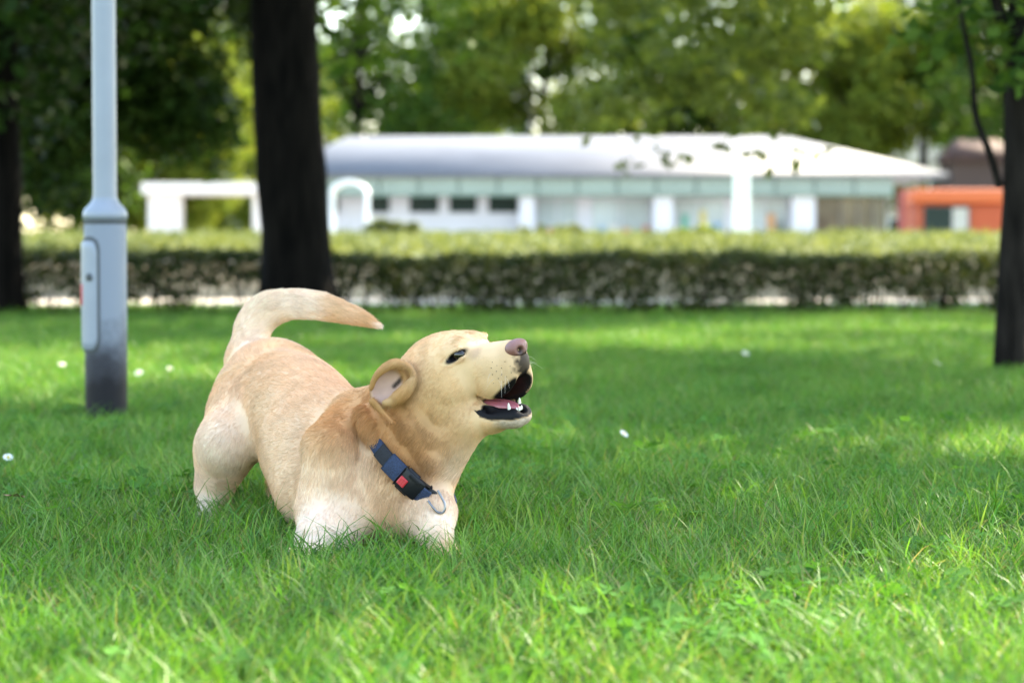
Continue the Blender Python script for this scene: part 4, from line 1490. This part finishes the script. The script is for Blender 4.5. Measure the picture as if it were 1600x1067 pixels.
def fur(name, count, lenf, rad, seed, pick=None, lift=.17):
    rg = np.random.default_rng(seed)
    tri = np.concatenate([quads[:, [0, 1, 2]], quads[:, [0, 2, 3]]])
    A, B, C_ = DV[tri[:, 0]], DV[tri[:, 1]], DV[tri[:, 2]]
    ar = np.linalg.norm(np.cross(B - A, C_ - A), axis=1)
    cen = (A + B + C_) / 3
    ar = ar * (cen[:, 2] > .01)
    if pick is not None:
        ar = ar * pick(cen)
    i = rg.choice(len(tri), size=count, p=ar / ar.sum())
    u, v = rg.random(count), rg.random(count)
    f = u + v > 1
    u[f], v[f] = 1 - u[f], 1 - v[f]
    p = A[i] + u[:, None] * (B[i] - A[i]) + v[:, None] * (C_[i] - A[i])
    n = fgrad(p, .006)
    c, hair = skin(p)
    ln = lenf(p) * hair * rg.uniform(.65, 1.15, count)
    k = ln > .0012
    p, n, c, ln = p[k], n[k], c[k], ln[k]
    m = len(p)
    d = flow(p, n)
    # tufts: neighbouring hairs lean the same way
    t1 = np.stack([vnoise(p + o, 55.0) for o in (0, 3.1, 7.7)], -1) + .6 * np.stack([vnoise(p + o, 150.0) for o in (1, 4.1, 9.7)], -1)
    d = d + (.14 + 14 * np.clip(ln - .008, 0, .02))[:, None] * t1 + .12 * rg.normal(size=p.shape)
    d -= n * (d * n).sum(1)[:, None]
    d /= np.linalg.norm(d, axis=1)[:, None] + 1e-9
    lf = lift * (1 + .35 * vnoise(p, 80.0)) + .05 * rg.normal(size=m)
    lf = np.clip(lf, .05, .8)
    K = 5
    s = np.linspace(0, 1, K)
    pos = np.empty((m, K, 3), np.float32)
    for j, t in enumerate(s):
        pos[:, j] = p + (d * t + n * (lf * (t - .38 * t * t))[:, None]) * ln[:, None] - n * .0006
    hc = bpy.data.hair_curves.new(name)
    hc.add_curves([K] * m)
    hc.attributes['position'].data.foreach_set('vector', (pos - off.astype(np.float32)).reshape(-1))
    ra_ = hc.attributes.new('radius', 'FLOAT', 'POINT')
    rr = rad * np.array([1, .95, .8, .55, .12])
    rs = np.clip(ln / .014, .55, 1.1)
    ra_.data.foreach_set('value', (rs[:, None] * rr[None]).astype(np.float32).ravel())
    ca = hc.attributes.new('Col', 'FLOAT_COLOR', 'CURVE')
    cc = np.ones((m, 4), np.float32)
    cc[:, :3] = np.clip(c * rg.normal(1.13, .13, m)[:, None], 0.005, .9)
    ca.data.foreach_set('color', cc.ravel())
    return hc


def fur_len(p):
    x, y, z = head_local(p)
    face = 1 / (1 + np.exp(-(x + .05) / .02))
    face *= ((np.abs(y) < .09) & (z > -.16))
    L = np.full(len(p), .0125)
    neck = np.exp(-((p - P(630, 700, 3.93))**2).sum(1) / .11**2)
    L = L + .011 * neck
    tail = np.clip((p[:, 2] - (p[:, 1] * 0 + .36)) / .02, 0, 1) * (p[:, 1] > 4.25)
    L = L + .009 * tail
    L = L * (1 - face) + .0072 * face
    muz = np.clip((x - .03) / .04, 0, 1) * face
    L = L * (1 - .4 * muz)
    ea = ((p - EC)**2).sum(1)
    L = L * (1 - .72 * np.exp(-ea / .055**2))
    foot_ = np.clip((.09 - p[:, 2]) / .05, 0, 1)
    L = L * (1 - .45 * foot_)
    return L


fur_mat, nt, b = new_mat("dog_hair")
at = N(nt, 'ShaderNodeAttribute', attribute_name='Col')
nt.links.new(at.outputs['Color'], b.inputs['Base Color'])
b.inputs['Roughness'].default_value = .5
b.inputs['Specular IOR Level'].default_value = .15
fur_o = link("fur", fur("dog_fur", 270000, fur_len, .00028, 3, lambda q: 1 + 2.2 * np.exp(-((q - hp(-.01, .02, -.04))**2).sum(1) / .09**2)), fur_mat, dog)

# eyes
eye_m, nt, b = new_mat("dog_eye")
b.inputs['Base Color'].default_value = (.012, .007, .005, 1); b.inputs['Roughness'].default_value = .07; b.inputs['Specular IOR Level'].default_value = .6


def ball(name, c, axes, rad, mat, parent, seg=32, fn=None, vc=None):
    a = np.linspace(0, 2 * math.pi, seg, endpoint=False)
    t = np.linspace(0.02, math.pi - .02, seg // 2)
    v = np.stack([np.sin(t)[:, None] * np.cos(a), np.sin(t)[:, None] * np.sin(a), np.repeat(np.cos(t)[:, None], seg, 1)], -1).reshape(-1, 3)
    u = v.copy()
    v = v * np.asarray(rad)
    if fn is not None: v = fn(u, v)
    w = v @ np.asarray(axes) + np.asarray(c) - off
    q = []
    for i in range(seg // 2 - 1):
        for j in range(seg):
            k = (j + 1) % seg
            q.append((i * seg + j, (i + 1) * seg + j, (i + 1) * seg + k, i * seg + k))
    fs = [np.array(q)]
    n0 = (seg // 2 - 1) * seg
    caps = [np.array([list(range(seg))]), np.array([list(range(n0, n0 + seg))[::-1]])]
    return link(name, np_mesh(name, w, fs + caps, vcols=None if vc is None else vc(u)), mat, parent)


for s in (1, -1):
    ball("eye", hp(.003, s * .0325, 0), HAX, (.0115, .0115, .0115), eye_m, dog)

# nose
nose_m, nt, b = new_mat("dog_nose")
at = N(nt, 'ShaderNodeAttribute', attribute_name='Col')
nt.links.new(at.outputs['Color'], b.inputs['Base Color'])
b.inputs['Roughness'].default_value = .38
vo = N(nt, 'ShaderNodeTexVoronoi'); vo.inputs['Scale'].default_value = 900
tc = N(nt, 'ShaderNodeTexCoord'); nt.links.new(tc.outputs['Object'], vo.inputs['Vector'])
bp = N(nt, 'ShaderNodeBump'); bp.inputs['Strength'].default_value = .5; bp.inputs['Distance'].default_value = .0008; bp.invert = True
nt.links.new(vo.outputs['Distance'], bp.inputs['Height']); nt.links.new(bp.outputs[0], b.inputs['Normal'])
_nos = [np.array([.80, s * .50, -.18]) / np.linalg.norm([.80, .50, .18]) for s in (1, -1)]


def nose_fn(u, v):
    for c in _nos:
        d = np.sqrt((((u - c) * np.array([1, 1.25, .85]))**2).sum(1))
        v = v * (1 - .62 * np.exp(-(d / .34)**2))[:, None]
    v = v * (1 - .10 * np.exp(-(u[:, 1] / .10)**2) * (u[:, 0] > 0) * (u[:, 2] < .3))[:, None]
    v[:, 1] *= 1 + .15 * u[:, 2]
    return v


def nose_vc(u):
    c = np.tile(np.array([.225, .094, .076]), (len(u), 1))
    for n_ in _nos:
        d = np.sqrt((((u - n_) * np.array([1, 1.25, .85]))**2).sum(1))
        w = np.exp(-(d / .36)**4)
        c = c * (1 - .92 * w[:, None]) + np.array([.006, .003, .003]) * .92 * w[:, None]
    w = np.maximum(np.clip((-u[:, 2] - .35) / .3, 0, 1), np.clip((-u[:, 0] - .25) / .3, 0, 1)) * .85
    c = c * (1 - w[:, None]) + np.array([.010, .006, .007]) * w[:, None]
    return c


ball("nose", hp(.0905, 0, -.0172), HAX, (.0185, .0220, .0155), nose_m, dog, 56, nose_fn, nose_vc)

# tongue and teeth
tong_m, nt, b = new_mat("dog_tongue")
b.inputs['Base Color'].default_value = (.36, .10, .12, 1); b.inputs['Roughness'].default_value = .3
b.inputs['Subsurface Weight'].default_value = .2; b.inputs['Subsurface Radius'].default_value = (.01, .004, .003); b.inputs['Subsurface Scale'].default_value = .3
tax = rot_y(.26) @ HAX


def tongue_fn(u, v):
    v[:, 2] += -.004 * np.exp(-(u[:, 1] / .25)**2) * (u[:, 2] > 0)
    v[:, 2] += .005 * (u[:, 0] < -.3) * (-.3 - u[:, 0])
    return v


ball("tongue", hp(.021, 0, -.0995), tax, (.037, .0155, .0110), tong_m, dog, 40, tongue_fn)
tooth_m = plain("dog_tooth", (.80, .76, .66), .25)


def tooth(base, tip, r):
    b_, t_ = np.array(base), np.array(tip)
    pts_ = np.array([b_ - (t_ - b_) * .35, b_, b_ * .5 + t_ * .5, b_ * .12 + t_ * .88, t_])
    v, q = tube_arrays(pts_ - off, [r, r, r * .75, r * .35, r * .05], 10)
    link("tooth", np_mesh("tooth", v, [q]), tooth_m, dog)


for s in (1, -1):
    tooth(hp(.047, s * .0140, -.1110), hp(.052, s * .0160, -.0955), .0034)
    for i, yy in enumerate((.0025, .0068)):
        tooth(hp(.058 - i * .002, s * yy, -.1120), hp(.060 - i * .002, s * yy, -.1075), .0020)
    for i in range(4):
        tooth(hp(.034 - i * .012, s * .0150, -.1080 + i * .0030), hp(.034 - i * .012, s * .0155, -.1030 + i * .0030), .0032)
    tooth(hp(.066, s * .0165, -.058), hp(.068, s * .0165, -.071), .0034)

# whiskers
wv = []
rg = np.random.default_rng(5)
for s in (1, -1):
    for i in range(8):
        x, z = rg.uniform(.04, .080), rg.uniform(-.060, -.036)
        p0 = hp(x, s * .026, z)
        p0 = p0 - fgrad(p0[None])[0] * fsample(p0[None])[0]
        d = HRR * s * .9 + HF * rg.uniform(.1, .9) - HU * rg.uniform(.1, .6)
        d /= np.linalg.norm(d)
        L = rg.uniform(.018, .036)
        wv.append(tube_arrays(np.array([p0, p0 + d * L * .5, p0 + d * L - UZ * .006]) - off, [.00016, .00013, .00004], 4))
v, q = merge(wv)
wh = link("whiskers", np_mesh("whiskers", v, [q]), plain("whisker", (.75, .68, .55), .4), dog)
wh['kind'] = 'stuff'
# dark whisker roots in rows on the lip
wv = []
for q_ in _dots:
    n_ = fgrad(q_[None])[0]
    wv.append(tube_arrays(np.array([q_ - n_ * .001, q_ + n_ * .0016, q_ + n_ * .0026]) - off, [.00055, .00055, .0002], 6))
v, q = merge(wv)
wr = link("whisker_roots", np_mesh("whisker_roots", v, [q]), plain("whisker_root", (.05, .035, .03), .6), dog)
wr['kind'] = 'stuff'

# ------------------------------------------------------------------ the collar
cn = P(690, 655, 3.92) - P(604, 755, 3.95); cn /= np.linalg.norm(cn)
cc = P(647, 722, 3.935)
cu = np.array([0, 0, 1.0]) - cn * cn[2]; cu /= np.linalg.norm(cu)
cw = np.cross(cn, cu)


def ring_pt(th, pad=.009):
    d = cu * math.cos(th) + cw * math.sin(th)
    ts = np.arange(.02, .2, .002)
    pp = cc + ts[:, None] * d
    f = fsample(np.clip(pp, LO + 2 * H, HI - 3 * H))
    w = np.where(f > pad)[0]
    return cc + d * (ts[w[0]] if len(w) else .1)


def ring_r(th):
    return np.linalg.norm(ring_pt(th) - cc)


NT = 96
ths = np.linspace(0, 2 * math.pi, NT, endpoint=False)
_dir = np.array([cu * math.cos(t) + cw * math.sin(t) for t in ths])
_v = np.array([.6, .75, -.25])
_cap = .0885 + .034 * np.clip(-_dir[:, 2], 0, 1) - .050 * np.clip((_dir @ _v - .15) * 3, 0, 1)
rr = np.clip(np.array([ring_r(t) for t in ths]), .045, _cap)
for _ in range(3):
    rr = np.maximum(rr, .25 * np.roll(rr, 1) + .5 * rr + .25 * np.roll(rr, -1))
    rr = .25 * np.roll(rr, 1) + .5 * rr + .25 * np.roll(rr, -1)


def rad_at(th):
    return float(np.interp(th % (2 * math.pi), np.append(ths, 2 * math.pi), np.append(rr, rr[0])))


def collar_frame(th):
    d = cu * math.cos(th) + cw * math.sin(th)
    p = cc + d * rad_at(th)
    e = .03
    a = cc + (cu * math.cos(th + e) + cw * math.sin(th + e)) * rad_at(th + e)
    t = a - p; t /= np.linalg.norm(t)
    o = np.cross(t, cn); o /= np.linalg.norm(o)
    if o @ d < 0: o = -o
    return p, t, o


def proj(p):
    x, y, z = p[0], p[1], p[2] - CAM_H
    f = y * _cp - z * _sp
    up = y * _sp + z * _cp
    return 800 + FPX * x / f, 533.5 - FPX * up / f


collar_loc = np.array([cc[0], cc[1], cc[2]])
collar = empty("dog_collar", tuple(collar_loc), "navy and black buckled collar with a red button round the barking dog's neck", "collar")


def band(name, t0, t1, w, th0, th1, mat, parent, n=24, round_=False):
    """a strip of webbing along the ring between two angles: width w, from th0 to th1 off the ring"""
    vs, q = [], []
    full = abs(t1 - t0) > 6.2
    tt = np.linspace(t0, t1, n, endpoint=not full)
    for t in tt:
        p, tg, o = collar_frame(t)
        for a, b_ in ((-.5, th0), (-.5, th1 * .8 + th0 * .2), (-.42, th1), (.42, th1), (.5, th1 * .8 + th0 * .2), (.5, th0)):
            vs.append(p + cn * a * w + o * b_ - collar_loc)
    m = 6
    for i in range(n if full else n - 1):
        j = (i + 1) % n
        for k in range(m):
            l = (k + 1) % m
            q.append((i * m + k, i * m + l, j * m + l, j * m + k))
    fs = [np.array(q)]
    if not full:
        fs.append(np.array([list(range(m)), [(n - 1) * m + k for k in range(m)][::-1]]))
    me = np_mesh(name, vs, fs, smooth=False)
    return link(name, me, mat, parent)


web, nt, b = new_mat("webbing_navy")
tc = N(nt, 'ShaderNodeTexCoord'); ck = N(nt, 'ShaderNodeTexNoise'); ck.inputs['Scale'].default_value = 700
nt.links.new(tc.outputs['Object'], ck.inputs['Vector'])
cr = N(nt, 'ShaderNodeValToRGB'); cr.color_ramp.elements[0].position = .4; cr.color_ramp.elements[0].color = (.008, .014, .036, 1)
cr.color_ramp.elements[1].position = .65; cr.color_ramp.elements[1].color = (.018, .040, .10, 1)
nt.links.new(ck.outputs['Fac'], cr.inputs[0]); nt.links.new(cr.outputs[0], b.inputs['Base Color'])
b.inputs['Roughness'].default_value = .75
bp = N(nt, 'ShaderNodeBump'); bp.inputs['Strength'].default_value = .5; bp.inputs['Distance'].default_value = .0006
nt.links.new(ck.outputs['Fac'], bp.inputs['Height']); nt.links.new(bp.outputs[0], b.inputs['Normal'])
blackweb = plain("webbing_black", (.012, .012, .016), .8, noise=.4, scale=500, bump=.3)
plast = plain("buckle_plastic", (.006, .006, .008), .4, spec=.3, bump=.05, scale=300)
redp = plain("red_button", (.50, .025, .035), .35)
chrome = plain("steel_ring", (.20, .20, .21), .28, metal=1.0)
# find the ring angles at which the collar crosses given photo points (nearer side)
_scan = [(t, proj(collar_frame(t)[0]), collar_frame(t)[0][1]) for t in np.linspace(0, 2 * math.pi, 360)]


def ang(px, py):
    return min((s for s in _scan if s[2] < cc[1] + .03), key=lambda s: (s[1][0] - px)**2 + (s[1][1] - py)**2)[0]


band("strap", 0, 2 * math.pi, .024, -.003, .0025, web, collar, 96)
tA, tB, tC, tD, tE, tF = ang(590, 705), ang(606, 722), ang(614, 729), ang(628, 742), ang(662, 772), ang(684, 785)
band("strap_liner", tA, tB, .0255, .001, .0045, blackweb, collar, 10)
band("keeper", tB, tD, .033, .001, .0075, web, collar, 10)
# side-release buckle: two curved halves, a raised button
bk = band("buckle", tD, tE, .036, .002, .0125, plast, collar, 14)
bk.modifiers.new("b", 'BEVEL').width = .0018
band("buckle_shoulder", tD + (tE - tD) * .10, tD + (tE - tD) * .55, .0405, .003, .0095, plast, collar, 8)
dt = tE - tD


def box_on(name, th, across, l, w, h0, h1, mat, parent, bev=.001):
    p, t, o = collar_frame(th)
    bm = bmesh.new()
    add_box(bm, -l / 2, l / 2, -w / 2, w / 2, h0, h1, bev)
    M = Matrix([[t[0], cn[0], o[0], 0], [t[1], cn[1], o[1], 0], [t[2], cn[2], o[2], 0], [0, 0, 0, 1]])
    bmesh.ops.transform(bm, matrix=M, verts=bm.verts)
    q = p + cn * across - collar_loc
    bmesh.ops.translate(bm, vec=Vector(q), verts=bm.verts)
    bmesh.ops.recalc_face_normals(bm, faces=bm.faces)
    return link(name, bm_mesh(name, bm), mat, parent)


btn = box_on("release_button", tD + dt * .22, -.004, .0145, .0145, .011, .0150, redp, bk, .0012)
for k in range(3):
    box_on("grip_ridge", tD + dt * (.22 + (k - 1) * .09), -.004, .0016, .009, .0145, .0158, redp, bk, .0003)
box_on("release_arm", tD + dt * .45, .012, .022, .005, .010, .0145, plast, bk, .0008)
band("webbing_loop", tD + dt * .80, tE + dt * .06, .026, .010, .0150, web, collar, 8)
band("webbing_fold", tE, tF, .030, .002, .0085, blackweb, collar, 8)
# D ring hanging from the strap
p0, t0, o0 = collar_frame(tF)
a0, b0 = hit(668, 786), hit(684, 768)
rA = P(669, 782, a0[1] - .012); rB = P(684, 768, b0[1] - .012)
tipc = P(690, 796, min(a0[1], b0[1]) - .016)
ctl = np.array([P(669, 782, a0[1] - .010), P(677, 793, a0[1] - .015), P(684, 800, a0[1] - .016), P(691, 801, a0[1] - .016), P(695, 796, a0[1] - .016),
                P(695, 788, a0[1] - .015), P(690, 777, a0[1] - .012), P(684, 766, a0[1] - .008)])
pp = interp_path(ctl, 40)
v, q = tube_arrays(pp - collar_loc, np.full(40, .0019), 10)
link("d_ring", np_mesh("d_ring", v, [q]), chrome, collar)
# the grass, kept out of the dog's body and the post
gpts = LAWN_POINTS
q3 = np.stack([gpts[:, 0], gpts[:, 1], np.full(len(gpts), .03)], -1)
inb = np.all((q3 > LO + 3 * H) & (q3 < HI - 3 * H), axis=1)
f = np.full(len(gpts), .06)
f[inb] = fsample(q3[inb])
keep = (f > .012) & (np.hypot(gpts[:, 0] - lx, gpts[:, 1] - ly) > r1 + .012)
build_lawn(gpts[keep])
